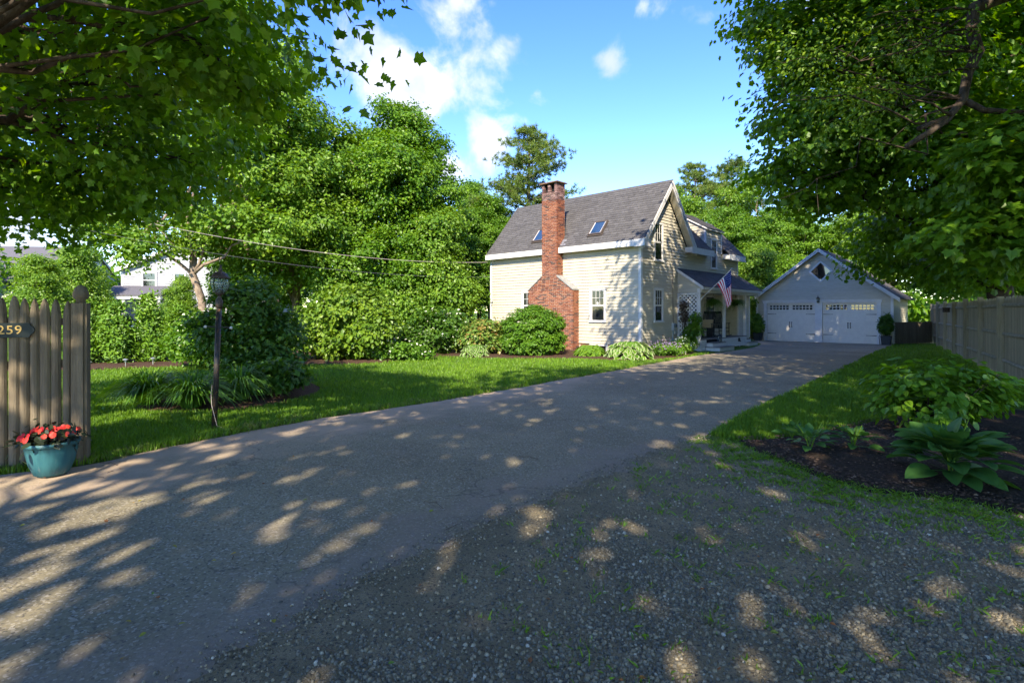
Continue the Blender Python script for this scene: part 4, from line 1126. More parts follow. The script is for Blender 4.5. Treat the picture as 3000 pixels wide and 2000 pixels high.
# local x from near to far; local +y faces the lawn
FL = (B0 - A0).length; span = FL / 6
for k in range(-2, 7):
    x = k * span + random.uniform(-.05, .05)
    MB().box(x - .065, .0, -.2, x + .065, .13, 2.06 + random.uniform(-.04, .06)).build('post', 'wood_silver', rf)
for k in range(-2, 6):
    for z in (.42, 1.10, 1.80):
        x0, x1 = k * span + .075, (k + 1) * span - .075
        dz0, dz1 = random.uniform(-.02, .02), random.uniform(-.02, .02)
        pr = []
        for (xx, zz) in ((x0, z + dz0), ((x0 + x1) / 2, z + (dz0 + dz1) / 2 - .01), (x1, z + dz1)):
            pr.append([(xx, -.002, zz - .045), (xx, .035, zz - .038), (xx, .055, zz), (xx, .035, zz + .038), (xx, -.002, zz + .045)])
        mb = MB(); vs = [q for s in pr for q in s]; fs = []
        for i in range(2):
            for j in range(5): fs.append((i * 5 + j, i * 5 + (j + 1) % 5, (i + 1) * 5 + (j + 1) % 5, (i + 1) * 5 + j))
        fs += [(0, 1, 2, 3, 4), (14, 13, 12, 11, 10)]
        mb.add(vs, fs); mb.build('rail', 'rail_wood', rf, smooth=False)
x = -2 * span
while x < FL:
    w = random.uniform(.078, .096); h = 2.0 + random.uniform(-.03, .03); z0 = .06 + random.uniform(-.03, .03)
    MB().add([(x, -.028, z0), (x + w, -.028, z0), (x + w, -.004, z0), (x, -.004, z0), (x, -.028, h - .1), (x + w, -.028, h - .1), (x + w, -.004, h - .1), (x, -.004, h - .1), (x + w / 2 - .012, -.02, h), (x + w / 2 + .012, -.02, h), (x + w / 2 + .012, -.006, h), (x + w / 2 - .012, -.006, h)],
             [(0, 3, 2, 1), (0, 1, 5, 4), (1, 2, 6, 5), (2, 3, 7, 6), (3, 0, 4, 7), (4, 5, 9, 8), (5, 6, 10, 9), (6, 7, 11, 10), (7, 4, 8, 11), (8, 9, 10, 11)]).build('picket', 'wood_silver', rf)
    x += w + random.uniform(.002, .008)
# low fence between garage and long fence
L0 = Vector((18.85, 26.6, 0)); L1 = Vector((21.75, 27.75, 0)); ld = (L1 - L0).normalized()
lf = empty('board_fence', L0, math.atan2(ld.y, ld.x), 'low brown board fence closing the gap beside the garage', 'fence')
x = 0
while x < (L1 - L0).length - .08:
    w = .115; MB().box(x, 0, .03, x + w - .006, .022, 1.12 + random.uniform(-.012, .012)).build('board', 'wood_grey', lf); x += w
for z in (.3, .9): MB().box(0, .024, z, (L1 - L0).length, .06, z + .08).build('rail', 'wood_grey', lf)
MB().box(-.1, -.01, 0, -.005, .09, 1.2).build('post', 'wood_grey', lf)
# bird house box on the long fence
bh = empty('bird_box', A0 + fd * (3 * span) + Vector((-.25, .14, 1.62)), math.atan2(fd.y, fd.x), 'small dark wooden box mounted on a fence post under the leaves', 'box')
MB().box(-.14, -.08, 0, .14, .12, .16).build('body', 'bark_dark', bh); MB().box(-.17, -.1, .161, .17, .15, .18).build('lid', 'bark_dark', bh)

# ------------------------------------------------------------------ flag on the porch post
PW = HM @ Vector((3.03, -1.0, 0))
base = HM @ Vector((3.03, -1.02, 2.16)); tip = HM @ Vector((3.03, -2.30, 3.34))
fg = empty('flag', base, 0, 'american flag hanging from a white pole on the porch post', 'flag')
loc = lambda P: tuple(Vector(P) - base)
MB().tube([loc(base), loc(tip)], .013, 8).build('pole', 'trim', fg)
MB().lathe([(0, -.03), (.025, -.015), (.03, 0), (.02, .02), (0, .035)], loc(tip), 10).build('finial', 'steel', fg, smooth=True)
MB().tube([loc(base + Vector((0, 0, -.06))), loc(base), loc(base + (tip - base) * .06)], .022, 8).build('bracket', 'trim', fg)
pd = (tip - base)
hu = Vector((.7203, -.6938, 0))                      # outwards from the porch
vv = Vector((.6938, .7203, 0))
def flagp(a, f):
    H = base + pd * (.52 + .45 * a)
    T_ = base + pd * .97
    g = f ** .85
    q = 1 - .66 * min(1, g * 1.05) ** .9
    P = T_ + (H - T_) * q + hu * (.05 * f)
    P.z = H.z - (1.14 + .10 * a) * f * (1 - .10 * (1 - a)) + (H.z - T_.z) * 0
    fold = .065 * math.sin(a * 8.5 + f * 3.5) * min(1, f * 2.2)
    return P + vv * fold
NA, NF = 39, 26
vs = [loc(flagp(i / NA, j / NF)) for i in range(NA + 1) for j in range(NF + 1)]
fs, ms = [], []
for i in range(NA):
    for j in range(NF):
        fs.append((i * (NF + 1) + j, i * (NF + 1) + j + 1, (i + 1) * (NF + 1) + j + 1, (i + 1) * (NF + 1) + j))
        st = i // 3
        canton = st >= 6 and j < NF * .40
        ms.append(2 if canton else (0 if st % 2 == 0 else 1))
fm = np_mesh('cloth', vs, fs, ['flag_red', 'flag_white', 'flag_blue'], mi=ms, smooth=True)
cloth = obj('cloth', fm, fg)
stv, stf = [], []
for r_ in range(9):
    for c in range(6 if r_ % 2 == 0 else 5):
        a = (18 + (r_ + 1) * 21 / 10) / 39; f = (.40 / 12) * (1 + 2 * c + (0 if r_ % 2 == 0 else 1))
        for sgn in (1, -1):
            b0 = len(stv)
            for k in range(10):
                rr = .0145 if k % 2 == 0 else .0065; an = k * math.pi / 5
                P = flagp(a + rr * 1.25 * math.cos(an), max(0.002, f + rr * .8 * math.sin(an)))
                nrm = vv * .004 * sgn
                stv.append(loc(P + nrm))
            stf.append([b0 + k for k in range(10)])
me = bpy.data.meshes.new('stars'); me.from_pydata(stv, [], stf); me.materials.append(MATS['flag_white']); me.update()
obj('stars', me, cloth)

# ------------------------------------------------------------------ porch furniture
def on_porch(x, y, z=.49): return HM @ Vector((x, y, z))
def rocker(loc, rz, label, cushion):
    r = empty('rocking_chair', loc, rz, label, 'chair', 'rocking chairs on the porch')
    K = 'rock_black'
    for s in (-.25, .25):
        MB().tube([(s, -.42, .085), (s, -.25, .035), (s, 0, .018), (s, .25, .045), (s, .46, .11)], .017, 6).build('runner', K, r)
        MB().tube([(s, -.22, .04), (s, -.20, .62)], .019, 6).build('leg', K, r)
        MB().tube([(s, .22, .05), (s, .25, .42), (s * .95, .36, .85), (s * .92, .44, 1.16)], .019, 6).build('back_post', K, r)
        MB().hexa([(s - .035, -.27, .61), (s + .035, -.27, .61), (s + .03, .30, .585), (s - .03, .30, .585), (s - .035, -.27, .635), (s + .035, -.27, .635), (s + .03, .30, .61), (s - .03, .30, .61)]).build('arm', K, r)
        MB().tube([(s, -.21, .2), (s, .23, .2)], .011, 5).build('stretcher', K, r)
    for k in range(6):
        y = -.25 + k * .085; MB().box(-.26, y, .405 - k * .006, .26, y + .07, .425 - k * .006).build('seat_slat', K, r)
    MB().tube([(-.25, -.21, .25), (.25, -.21, .25)], .011, 5).build('stretcher', K, r)
    for k in range(7):
        x = -.18 + k * .06; MB().hexa([(x - .02, .265, .42), (x + .02, .265, .42), (x + .02, .28, .42), (x - .02, .28, .42), (x - .02, .425, 1.08), (x + .02, .425, 1.08), (x + .02, .44, 1.08), (x - .02, .44, 1.08)]).build('back_slat', K, r)
    MB().hexa([(-.25, .415, 1.07), (.25, .415, 1.07), (.25, .44, 1.07), (-.25, .44, 1.07), (-.24, .44, 1.17), (.24, .44, 1.17), (.24, .465, 1.17), (-.24, .465, 1.17)]).build('crest_rail', K, r)
    if cushion:
        MB().add([(-.2, -.06, .44), (.2, -.06, .44), (.2, .16, .44), (-.2, .16, .44), (-.21, .10, .78), (.21, .10, .78), (.21, .28, .80), (-.21, .28, .80)], [(0, 3, 2, 1), (4, 5, 6, 7), (0, 1, 5, 4), (1, 2, 6, 5), (2, 3, 7, 6), (3, 0, 4, 7)]).build('cushion', 'cushion', r)
    return r
rocker(on_porch(4.75, -.52), HA + R(-80), 'black rocking chair with tan cushion on the porch', True)
rocker(on_porch(6.35, -.50), HA + R(82), 'empty black rocking chair in front of the dark porch door', False)
def lantern(loc, s, label):
    l = empty('lantern', loc, HA, label, 'lantern')
    q = lambda *a: [v * s for v in a]
    MB().box(*q(-.1, -.1, 0), *q(.1, .1, .03)).build('base', 'planter', l)
    for sx in (-1, 1):
        for sy in (-1, 1): MB().box(*q(sx * .09 - .01, sy * .09 - .01, .03), *q(sx * .09 + .01, sy * .09 + .01, .32)).build('corner_bar', 'planter', l)
    MB().box(*q(-.085, -.085, .03), *q(.085, .085, .32)).build('glass', 'lamp_glass', l)
    MB().lathe([(r * s, z * s) for r, z in ((.0, .031), (.035, .032), (.035, .16), (0, .165))], n=10).build('candle', 'lantern_glow', l)
    MB().lathe([(r * s, z * s) for r, z in ((.15, .32), (.14, .34), (.05, .44), (.045, .47), (.0, .48))], n=4).build('roof', 'planter', l)
    MB().tube([(a * s, 0, z * s) for a, z in ((-.05, .45), (-.055, .53), (0, .57), (.055, .53), (.05, .45))], .006 * s, 5).build('handle', 'planter', l)
lantern(on_porch(4.55, -1.17, .336), .72, 'small dark lantern with candle on the porch step')
lantern(on_porch(4.5, -.35), 1.0, 'larger grey lantern standing on the porch deck by the wall')
pt = empty('side_table', on_porch(5.3, -.3), HA, 'little dark side table between the rocking chairs', 'table')
MB().lathe([(.0, .50), (.2, .50), (.2, .525), (0, .53)], n=18).build('top', 'rock_black', pt); MB().tube([(0, 0, 0), (0, 0, .5)], .025, 8).build('stem', 'rock_black', pt); MB().lathe([(.15, 0), (.14, .02), (.03, .05)], n=14).build('foot', 'rock_black', pt)

# ------------------------------------------------------------------ solar path lights
for k, (x, y, lab) in enumerate(((-11.72, 14.85, 'solar path light nearest the picket fence post'), (-11.25, 15.6, 'middle solar path light in the mulch before the hedge'), (-10.75, 16.05, 'solar path light farthest from the picket fence'))):
    s = empty('path_light', (x, y, .05), 0, lab, 'path light', 'solar path lights')
    MB().tube([(0, 0, -.05), (0, 0, .16)], .012, 6).build('stake', 'steel', s)
    MB().lathe([(.03, .13), (.04, .19)], n=8).build('lens', 'lamp_glass', s)
    MB().lathe([(.075, .19), (.075, .20), (.04, .225), (0, .23)], n=12).build('cap', 'steel', s)

# ------------------------------------------------------------------ overhead wires
def wire(a, b, sag, r, mt, label):
    a, b = Vector(a), Vector(b); n = 28
    pts = [a + (b - a) * (k / n) - Vector((0, 0, 4 * sag * (k / n) * (1 - k / n))) for k in range(n + 1)]
    MB().tube(pts, r, 5).build('overhead_wire', mt, label=label, cat='wire', group='service wires')
wire((-18, 13.5, 6.2), (-1.03, 26.45, 4.08), .95, .009, 'cable', 'thick pale overhead wire running to the house eave corner')
wire((-18, 13.9, 5.4), (-1.06, 26.3, 3.35), .8, .007, 'cable_dark', 'thin overhead wire just below the thick one')
wire((-24, 22, 5.9), (-22, 45.4, 4.9), .5, .007, 'cable_dark', 'thin overhead wire leading to the grey neighbour house')

# ------------------------------------------------------------------ foliage tools
def nrm(a): return a / np.maximum(np.linalg.norm(a, axis=1, keepdims=True), 1e-9)
MAPLE = np.array([(0, 0), (.25, -.06), (.51, .10), (.36, .27), (.63, .54), (.29, .62), (0, 1.04)])
DIAMOND = np.array([(0, 0), (.40, .5), (0, 1.0)])
MAPLE5 = np.array([(0, 0), (.48, .06), (.40, .30), (.57, .58), (0, 1.02)])
OVATE = np.array([(0, 0), (.26, .25), (.27, .55), (0, 1.0)])
NEEDLE = np.array([(0, 0), (.05, .2), (0, 1.0)])
def leaf_geo(C, Nn, Tp, size, shape, fold=.25, sag=0.0):
    """two folded half-blades for every leaf; C base points, Nn face normal, Tp tip direction"""
    n = len(C); k = len(shape)
    Nn = nrm(Nn); Tp = nrm(Tp - Nn * (Tp * Nn).sum(1, keepdims=True)); S = np.cross(Tp, Nn)
    size = np.broadcast_to(size, (n,))[:, None]
    V = np.empty((n, 2 * k, 3), np.float32)
    for h, sg in ((0, 1), (1, -1)):
        for j, (sx, ty) in enumerate(shape):
            V[:, h * k + j] = C + size * (S * (sx * sg) + Tp * ty + Nn * (fold * sx - sag * ty * ty))
    base = (np.arange(n) * 2 * k)[:, None]
    F = np.concatenate([base + np.arange(k)[None], base + k + np.arange(k)[::-1][None]], 1).reshape(-1, k)
    return V.reshape(-1, 3), F
def crown_points(rg, lobes, nclus, per, rad, shell=.5, flat=.6, inner=.5, updome=.35):
    """cluster centres through ellipsoid lobes, then leaves round each centre"""
    w = np.array([l[3] * l[4] * l[5] for l in lobes]) ** .72; w /= w.sum()
    C, O = [], []
    L = np.array(lobes)
    while len(C) < nclus:
        i = rg.choice(len(lobes), p=w); l = L[i]
        d = rg.normal(size=3); d /= np.linalg.norm(d); r = rg.random() ** shell
        if d[2] < -.2 and rg.random() < updome: continue
        pnt = l[:3] + d * r * l[3:6]
        q = np.sqrt((((pnt - L[:, :3]) / L[:, 3:6]) ** 2).sum(1))
        q[i] = 9
        if q.min() < .62 and rg.random() < .85: continue
        if r < inner and rg.random() < .75: continue
        C.append(pnt); O.append(d * .8 + np.array([0, 0, .25]))
    C = np.array(C); O = nrm(np.array(O))
    n = nclus * per
    ci = np.repeat(np.arange(nclus), per)
    rr = rad * rg.uniform(.65, 1.35, nclus)[ci]
    off = rg.normal(size=(n, 3)) * .5; off[:, 2] *= flat
    P = C[ci] + off * rr[:, None]
    return C, O, ci, P
def leaf_cloud(rg, lobes, nclus, per, rad, size, shape, shell=.5, flat=.6, up=.55, rnd=.55, droop=.35, inner=.5, fold=.25, updome=.35, sizevar=.3):
    C, O, ci, P = crown_points(rg, lobes, nclus, per, rad, shell, flat, inner, updome)
    n = len(P)
    out = nrm(P - C[ci] + O[ci] * rad * .35)
    N = nrm(O[ci] * .55 + out * .35 + np.array([0, 0, up]) + rg.normal(size=(n, 3)) * rnd)
    T = nrm(out + O[ci] * .5 + np.array([0, 0, -droop]) + rg.normal(size=(n, 3)) * .45)
    s = size * rg.uniform(1 - sizevar, 1 + sizevar, n)
    V, F = leaf_geo(P, N, T, s, shape, fold * rg.uniform(.3, 2.0, (n, 1)), rg.uniform(-.05, .30, (n, 1)))
    ct = rg.normal(.48, .15, nclus)[ci]
    r = np.clip(ct + rg.normal(0, .16, n), 0, 1)
    return V, F, np.repeat(r, 2), C
def limb_pts(rg, a, b, n=6, wob=.06, rise=.0):
    a, b = np.array(a, float), np.array(b, float); L = np.linalg.norm(b - a)
    pts = []
    for k in range(n + 1):
        t = k / n; p = a + (b - a) * t; p = p + rg.normal(size=3) * wob * L * (t * (1 - t)) * 2
        p[2] += rise * L * math.sin(math.pi * t); pts.append(p)
    return pts
def tree_wood(rg, base, fork, lobes, r0, C=None, twigs=5, sides=8, lean=None):
    mb = MB()
    base, fork = np.array(base, float), np.array(fork, float)
    tp = limb_pts(rg, base, fork, 6, .03)
    mb.tube([base - np.array([0, 0, .2])] + tp, [r0 * 1.5] + [r0 * (1.18 - .45 * k / 6) if k else r0 * 1.28 for k in range(7)], sides)
    for l in lobes:
        c = np.array(l[:3]); st = tp[rg.integers(3, 7)]
        top = c + np.array([0, 0, .25 * l[5]])
        lp_ = limb_pts(rg, st, top, 6, .08, .05)
        rr = max(.02, r0 * .5)
        mb.tube(lp_, [rr * (1 - .8 * k / 6) for k in range(7)], 6)
        if C is not None:
            d = np.sqrt((((C - c) / np.array(l[3:6])) ** 2).sum(1)); near = np.where(d < 1.15)[0]
            if len(near):
                for q in rg.choice(near, min(twigs, len(near)), replace=False):
                    s2 = lp_[rg.integers(2, 7)]
                    mb.tube(limb_pts(rg, s2, C[q], 4, .1), [rr * .35, rr * .27, rr * .2, rr * .13, rr * .06], 5)
    return mb
def tree(name, loc, lobes, fork, r0, label, cat='tree', leaf='leaf_maple', bark='bark', shape=DIAMOND, size=.2, nclus=600, per=55, rad=.55, seed=1, group=None, twigs=5, **kw):
    rg = np.random.default_rng(seed)
    V, F, r, C = leaf_cloud(rg, lobes, nclus, per, rad, size, shape, **kw)
    cm = np_mesh('crown', V, F, leaf, r)
    wm = tree_wood(rg, (0, 0, 0), fork, lobes, r0, C, twigs).mesh('trunk', bark, True)
    t = empty(name, loc, 0, label, cat, group)
    obj('trunk', wm, t); obj('crown', cm, t)
    return t
def retree(src, loc, rz, sc, label, leaf=None):
    t = src.copy(); COL.objects.link(t); t.location = loc; t.rotation_euler = (0, 0, rz); t.scale = sc if isinstance(sc, tuple) else (sc,) * 3
    t['label'] = label
    for ch in src.children:
        c = ch.copy(); COL.objects.link(c); c.parent = t
    return t

# ---- near maple arching in over the picket fence
NB = (-8.8, 3.9, 0)
def rel(lobes, b): return [(l[0] - b[0], l[1] - b[1], l[2] - b[2], *l[3:]) for l in lobes]
near_l = [(-6.3, 6.0, 4.7, 2.2, 2.0, 1.7), (-4.4, 6.4, 4.1, 1.5, 1.6, 1.25), (-3.9, 5.4, 5.0, 1.7, 1.5, 1.2), (-2.3, 4.2, 4.35, 1.2, 1.1, .85), (-2.9, 4.9, 3.95, .85, .9, .65),
          (-6.9, 8.4, 4.4, 2.0, 1.8, 1.6), (-8.6, 7.3, 4.2, 2.0, 2.0, 1.7), (-5.6, 7.6, 4.0, 1.5, 1.3, 1.1), (-3.2, 3.6, 4.6, 1.2, 1.0, .9), (-5.4, 4.7, 4.6, 1.6, 1.3, 1.0), (-8.3, 8.7, 3.5, 1.8, 1.4, .8), (-6.4, 9.0, 3.6, 1.2, 1.0, .7)]
tree('maple_tree', NB, rel(near_l, NB), (.5, .4, 3.4), .2, 'maple with dark broad leaves hanging in over the picket fence', shape=MAPLE, size=.088, nclus=450, per=78, rad=.44, seed=11, leaf='leaf_maple', bark='bark_dark', shell=.6, up=.75, rnd=.5, droop=.55, fold=.18, twigs=7, flat=.5)
# ---- street trees behind and above the viewer, they throw the dappled shade
SB = (-3.2, -6.2, 0)
sl_ = [(-2.2, -6.2, 8.2, 3.0, 2.6, 1.9), (.8, -5.2, 8.6, 2.8, 2.6, 1.9), (-.6, -3.0, 8.6, 2.8, 2.4, 1.7), (-3.6, -3.6, 8.2, 2.2, 2.2, 1.6), (1.6, -2.0, 9.2, 2.6, 2.4, 1.6), (-.4, -.2, 9.4, 2.4, 2.2, 1.5), (-1.2, -7.2, 6.3, 2.2, 1.8, 1.2), (1.2, -6.6, 6.2, 2.0, 1.7, 1.2), (-6.3, -1.9, 6.6, 1.4, 1.0, .9)]
tree('maple_tree', SB, rel(sl_, SB), (.4, .6, 5.0), .32, 'street maple shading the sandy mouth of the driveway', shape=DIAMOND, size=.27, nclus=820, per=15, rad=1.0, seed=12, sizevar=.6, leaf='leaf_maple', up=.8, rnd=.35, flat=.45)
EB = (6.8, -4.4, 0)
el_ = [(5.0, -4.4, 8.0, 2.8, 2.4, 1.8), (3.6, -6.2, 7.0, 2.6, 2.2, 1.6), (7.4, -2.8, 8.6, 2.8, 2.4, 1.8), (4.4, -1.6, 9.0, 2.8, 2.4, 1.6), (7.6, -6.4, 7.2, 2.4, 2.2, 1.6), (6.2, .6, 9.6, 2.6, 2.2, 1.5), (9.4, -.6, 8.6, 2.4, 2.2, 1.7), (3.0, .8, 10, 2.2, 2.0, 1.4)]
tree('maple_tree', EB, rel(el_, EB), (-.4, .4, 5.0), .32, 'street maple shading the gravel beside the driveway mouth', shape=DIAMOND, size=.27, nclus=780, per=14, rad=1.0, seed=13, sizevar=.6, leaf='leaf_maple', up=.8, rnd=.35, flat=.45)
KB = (11.2, 4.6, 0)
kl_ = [(6.2, 8.6, 11.2, 2.6, 2.4, 1.6), (4.2, 8.2, 11.6, 2.0, 1.9, 1.3), (8.6, 6.2, 9.6, 2.6, 2.2, 1.7), (9.2, 9.4, 11.4, 2.4, 2.2, 1.6), (11.6, 6.6, 9.0, 2.4, 2.4, 1.9), (13.4, 8.6, 9.4, 2.4, 2.4, 2.0), (6.6, 4.2, 9.6, 2.4, 2.0, 1.4), (11.0, 3.0, 8.4, 2.6, 2.4, 1.8), (7.4, 10.6, 12.4, 2.2, 2.0, 1.4), (3.2, 9.9, 9.9, 1.5, 1.5, 1.4), (4.9, 10.9, 10.8, 1.6, 1.5, 1.5), (6.6, 12.2, 11.8, 1.7, 1.5, 1.5)]
tree('oak_tree', KB, rel(kl_, KB), (-.6, .6, 5.4), .34, 'tall shade tree rising between the gravel and the stockade fence', shape=DIAMOND, size=.24, nclus=820, per=18, rad=.9, seed=14, leaf='leaf_maple', up=.8, rnd=.35, flat=.45)

# ---- big maple behind the right-hand fence
MBp = (15.6, 17.0, 0)
ml_ = [(9.2, 13.6, 7.6, 2.6, 2.3, 2.2), (8.2, 14.2, 10.2, 2.3, 2.3, 2.0), (10.6, 14.6, 12.6, 3.0, 2.6, 2.4), (12.6, 13.4, 8.6, 2.8, 2.4, 2.3), (11.2, 13.2, 5.4, 2.3, 2.0, 1.7), (13.8, 14.8, 5.2, 2.4, 2.0, 1.8), (16.6, 15.6, 6.6, 2.8, 2.4, 2.3), (15.4, 14.2, 10.6, 3.0, 2.6, 2.5), (9.4, 15.6, 5.3, 2.0, 1.6, 1.1), (12.9, 17.4, 4.4, 1.8, 1.6, 1.1), (13.9, 20.0, 3.7, 1.5, 1.2, .85), (14.1, 16.3, 3.0, 1.7, 1.3, .75), (16.6, 19.6, 3.2, 1.9, 1.5, .9), (12.8, 13.9, 3.0, 1.3, 1.0, .6), (18.4, 21.8, 3.6, 1.8, 1.5, 1.0), (8.0, 14, 6.8, 1.7, 1.6, 1.4), (7.5, 13.8, 8.8, 1.5, 1.5, 1.4), (8.4, 15, 5.5, 1.6, 1.4, .9), (10.4, 16, 6.6, 1.8, 1.6, 1.4), (18.6, 18.6, 5.4, 2.6, 2.4, 2.0), (14.6, 17.2, 13.6, 3.2, 3, 2.6), (7.4, 13.4, 12.2, 1.8, 1.8, 1.6), (13.8, 11.8, 3.6, 1.6, 1.2, 1.0), (12.2, 12.4, 4.0, 1.4, 1.1, .9), (13.0, 18.2, 10.2, 1.6, 1.5, 1.6), (15.6, 17.4, 10.4, 1.6, 1.5, 1.6), (11.4, 17.6, 8.6, 1.8, 1.6, 1.6), (17.4, 18.6, 9.0, 2.0, 2.0, 2.0)]
tree('maple_tree', MBp, rel(ml_, MBp), (-.6, -.5, 4.6), .34, 'huge dark green maple overhanging the stockade fence and garage', shape=MAPLE5, size=.14, nclus=1800, per=58, rad=.62, seed=15, leaf='leaf_maple', bark='bark_dark', up=.7, rnd=.45, droop=.5, flat=.5, fold=.18, updome=.15)
# low leafy branches nearer the viewer on the right
NR = (11.6, 9.8, 0)
nr_ = [(9.9, 9.6, 3.3, 1.6, 1.0, .8), (8.7, 10.0, 3.0, 1.2, .8, .55), (10.6, 10.6, 4.2, 1.6, 1.1, .9), (9.2, 9.4, 4.3, 1.5, .9, .8), (10.9, 11.2, 3.1, 1.4, .9, .7)]
tree('maple_tree', NR, rel(nr_, NR), (-.2, -.1, 3.0), .10, 'young maple leaning its bright low branches over the stockade fence', shape=MAPLE, size=.14, nclus=220, per=46, rad=.40, seed=16, leaf='leaf_maple_lit', bark='bark_dark', up=.8, rnd=.4, droop=.6, flat=.45, fold=.18)
# old bough with bare twigs
def old_bough():
    rg = np.random.default_rng(21); b = Vector((12.4, 8.6, 0))
    t = empty('apple_tree', b, 0, 'old apple tree with crooked lichen-grey bough and bare twigs hanging into view', 'tree')
    mb = MB()
    main = [(0, 0, 0), (-.1, .1, 2.4), (-.5, .2, 4.6), (-1.6, .5, 6.6), (-3.2, .9, 7.4), (-4.25, .85, 7.0), (-4.35, .8, 6.6), (-4.22, .8, 6.2), (-4.5, .7, 5.75), (-4.62, .65, 5.3), (-4.95, .55, 4.95), (-5.5, .5, 4.75)]
    mb.tube(main, [.26, .22, .19, .16, .13, .105, .095, .09, .08, .072, .058, .04], 9)
    mb.tube([main[10], (-5.3, .5, 4.7), (-5.7, .5, 4.45)], [.06, .055, .045], 7)
    for k in range(15):
        q = rg.integers(4, 11); s = np.array(main[q]) + rg.normal(size=3) * .05
        L = rg.uniform(1.0, 2.9); d = np.array([-1, rg.normal(0, .3), rg.normal(-.12, .28)]); d /= np.linalg.norm(d)
        e = s + d * L; p_ = limb_pts(rg, s, e, 5, .13, .03)
        mb.tube(p_, [.028, .022, .017, .012, .008, .004], 5)
        for j in range(4):
            s2 = p_[rg.integers(1, 6)]; e2 = s2 + nrm((d + rg.normal(size=3) * .55)[None])[0] * rg.uniform(.3, .9)
            mb.tube(limb_pts(rg, s2, e2, 3, .15), [.008, .006, .005, .003], 4)
    mb.tube([main[9], (-4.3, .6, 5.1), (-3.4, .3, 4.9), (-2.6, .2, 4.5)], [.06, .05, .045, .03], 6)
    obj('trunk', mb.mesh('trunk', 'bark_dark', True), t)
    V, F, r, C = leaf_cloud(rg, [(-6.4, .9, 5.4, 1.6, .8, 1.2), (-7.0, 1.0, 6.2, 1.2, .8, .8), (-5.6, .7, 6.2, 1.2, .8, 1.0)], 150, 20, .42, .07, OVATE, shell=.8, inner=.1)
    obj('crown', np_mesh('crown', V, F, 'leaf_gold', r), t)
old_bough()

# ---- middle-distance and background trees (crowns shared between copies)
big = [(0, 0, 6.2, 2.6, 2.6, 2.2), (-2.0, -.6, 5.2, 1.9, 1.9, 1.7), (2.0, -.5, 5.4, 1.9, 1.9, 1.8), (.3, -1.4, 8.2, 2.2, 2.0, 1.9), (-1.0, .6, 9.4, 1.9, 1.9, 1.7), (1.2, .4, 10.2, 1.7, 1.7, 1.5), (.2, 0, 11.4, 1.3, 1.3, 1.1), (-1.9, .3, 7.4, 1.8, 1.8, 1.5), (2.1, .3, 7.8, 1.7, 1.7, 1.5), (0, -1.9, 4.0, 2.0, 1.7, 1.4), (-1.7, -1.4, 3.2, 1.6, 1.5, 1.1), (1.8, -1.3, 3.4, 1.6, 1.5, 1.2)]
T1 = tree('maple_tree', (-6.2, 27.2, 0), big, (0, 0, 3.6), .22, 'tall rounded maple beyond the lawn, tallest crown left of the house', size=.145, nclus=780, per=120, rad=.55, seed=31, leaf='leaf_maple_lit', up=.6, flat=.55, shape=DIAMOND)
T2 = tree('maple_tree', (-10.6, 26.2, 0), [(l[0] * 1.1 + .3, l[1], l[2] * .95, l[3], l[4], l[5]) for l in big], (0, 0, 3.6), .2, 'broad maple standing left of the tallest rounded maple', size=.145, nclus=640, per=110, rad=.54, seed=32, leaf='leaf_light', up=.6, shape=DIAMOND)
airy = [(-.5, 0, 8.6, 2.2, 2.0, 1.4), (1.7, -.4, 9.4, 1.8, 1.8, 1.2), (-2.6, .2, 7.2, 1.8, 1.6, 1.0), (.6, .3, 11.6, 1.9, 1.8, 1.4), (-1.2, -.5, 13.4, 1.6, 1.6, 1.2), (2.6, .2, 7.4, 1.6, 1.4, .9), (-3.4, -.6, 5.2, 1.7, 1.4, .8), (-2.2, -1.2, 4.2, 1.8, 1.4, .7), (1.2, -1.0, 5.4, 1.5, 1.3, .8), (3.0, -.6, 5.0, 1.4, 1.2, .8)]
T3 = tree('maple_tree', (-12.9, 22.6, 0), airy, (-.9, 0, 6.4), .155, 'leaning maple with pale trunk in front of the grey neighbour house', size=.16, nclus=430, per=70, rad=.56, seed=33, leaf='leaf_light', bark='bark_pale', up=.6, twigs=7, shape=DIAMOND)
T4 = tree('maple_tree', (-12.3, 24.4, 0), [(l[0] * .9 + .8, l[1], l[2] * 1.08 + .2, l[3], l[4], l[5]) for l in airy], (.5, 0, 8.2), .16, 'tall straight maple with open crown right of the leaning one', size=.16, nclus=420, per=70, rad=.56, seed=34, leaf='leaf_light', bark='bark_pale', up=.6, twigs=7, shape=DIAMOND)
ch_ = [(0, 0, 3.2, 1.7, 1.6, 1.5), (-1.0, -.3, 2.2, 1.4, 1.3, 1.1), (1.0, -.2, 2.4, 1.3, 1.2, 1.1), (.1, 0, 4.8, 1.3, 1.3, 1.2), (.5, -.2, 5.8, .9, .9, .8), (0, -.6, 1.3, 1.6, 1.3, .9)]
T5 = tree('cherry_tree', (-3.9, 26.0, 0), ch_, (0, 0, 1.6), .1, 'light green cherry tree with drooping leaves beside the house corner', size=.135, nclus=460, per=74, rad=.48, seed=35, leaf='leaf_light', up=.4, droop=.9, shape=DIAMOND)
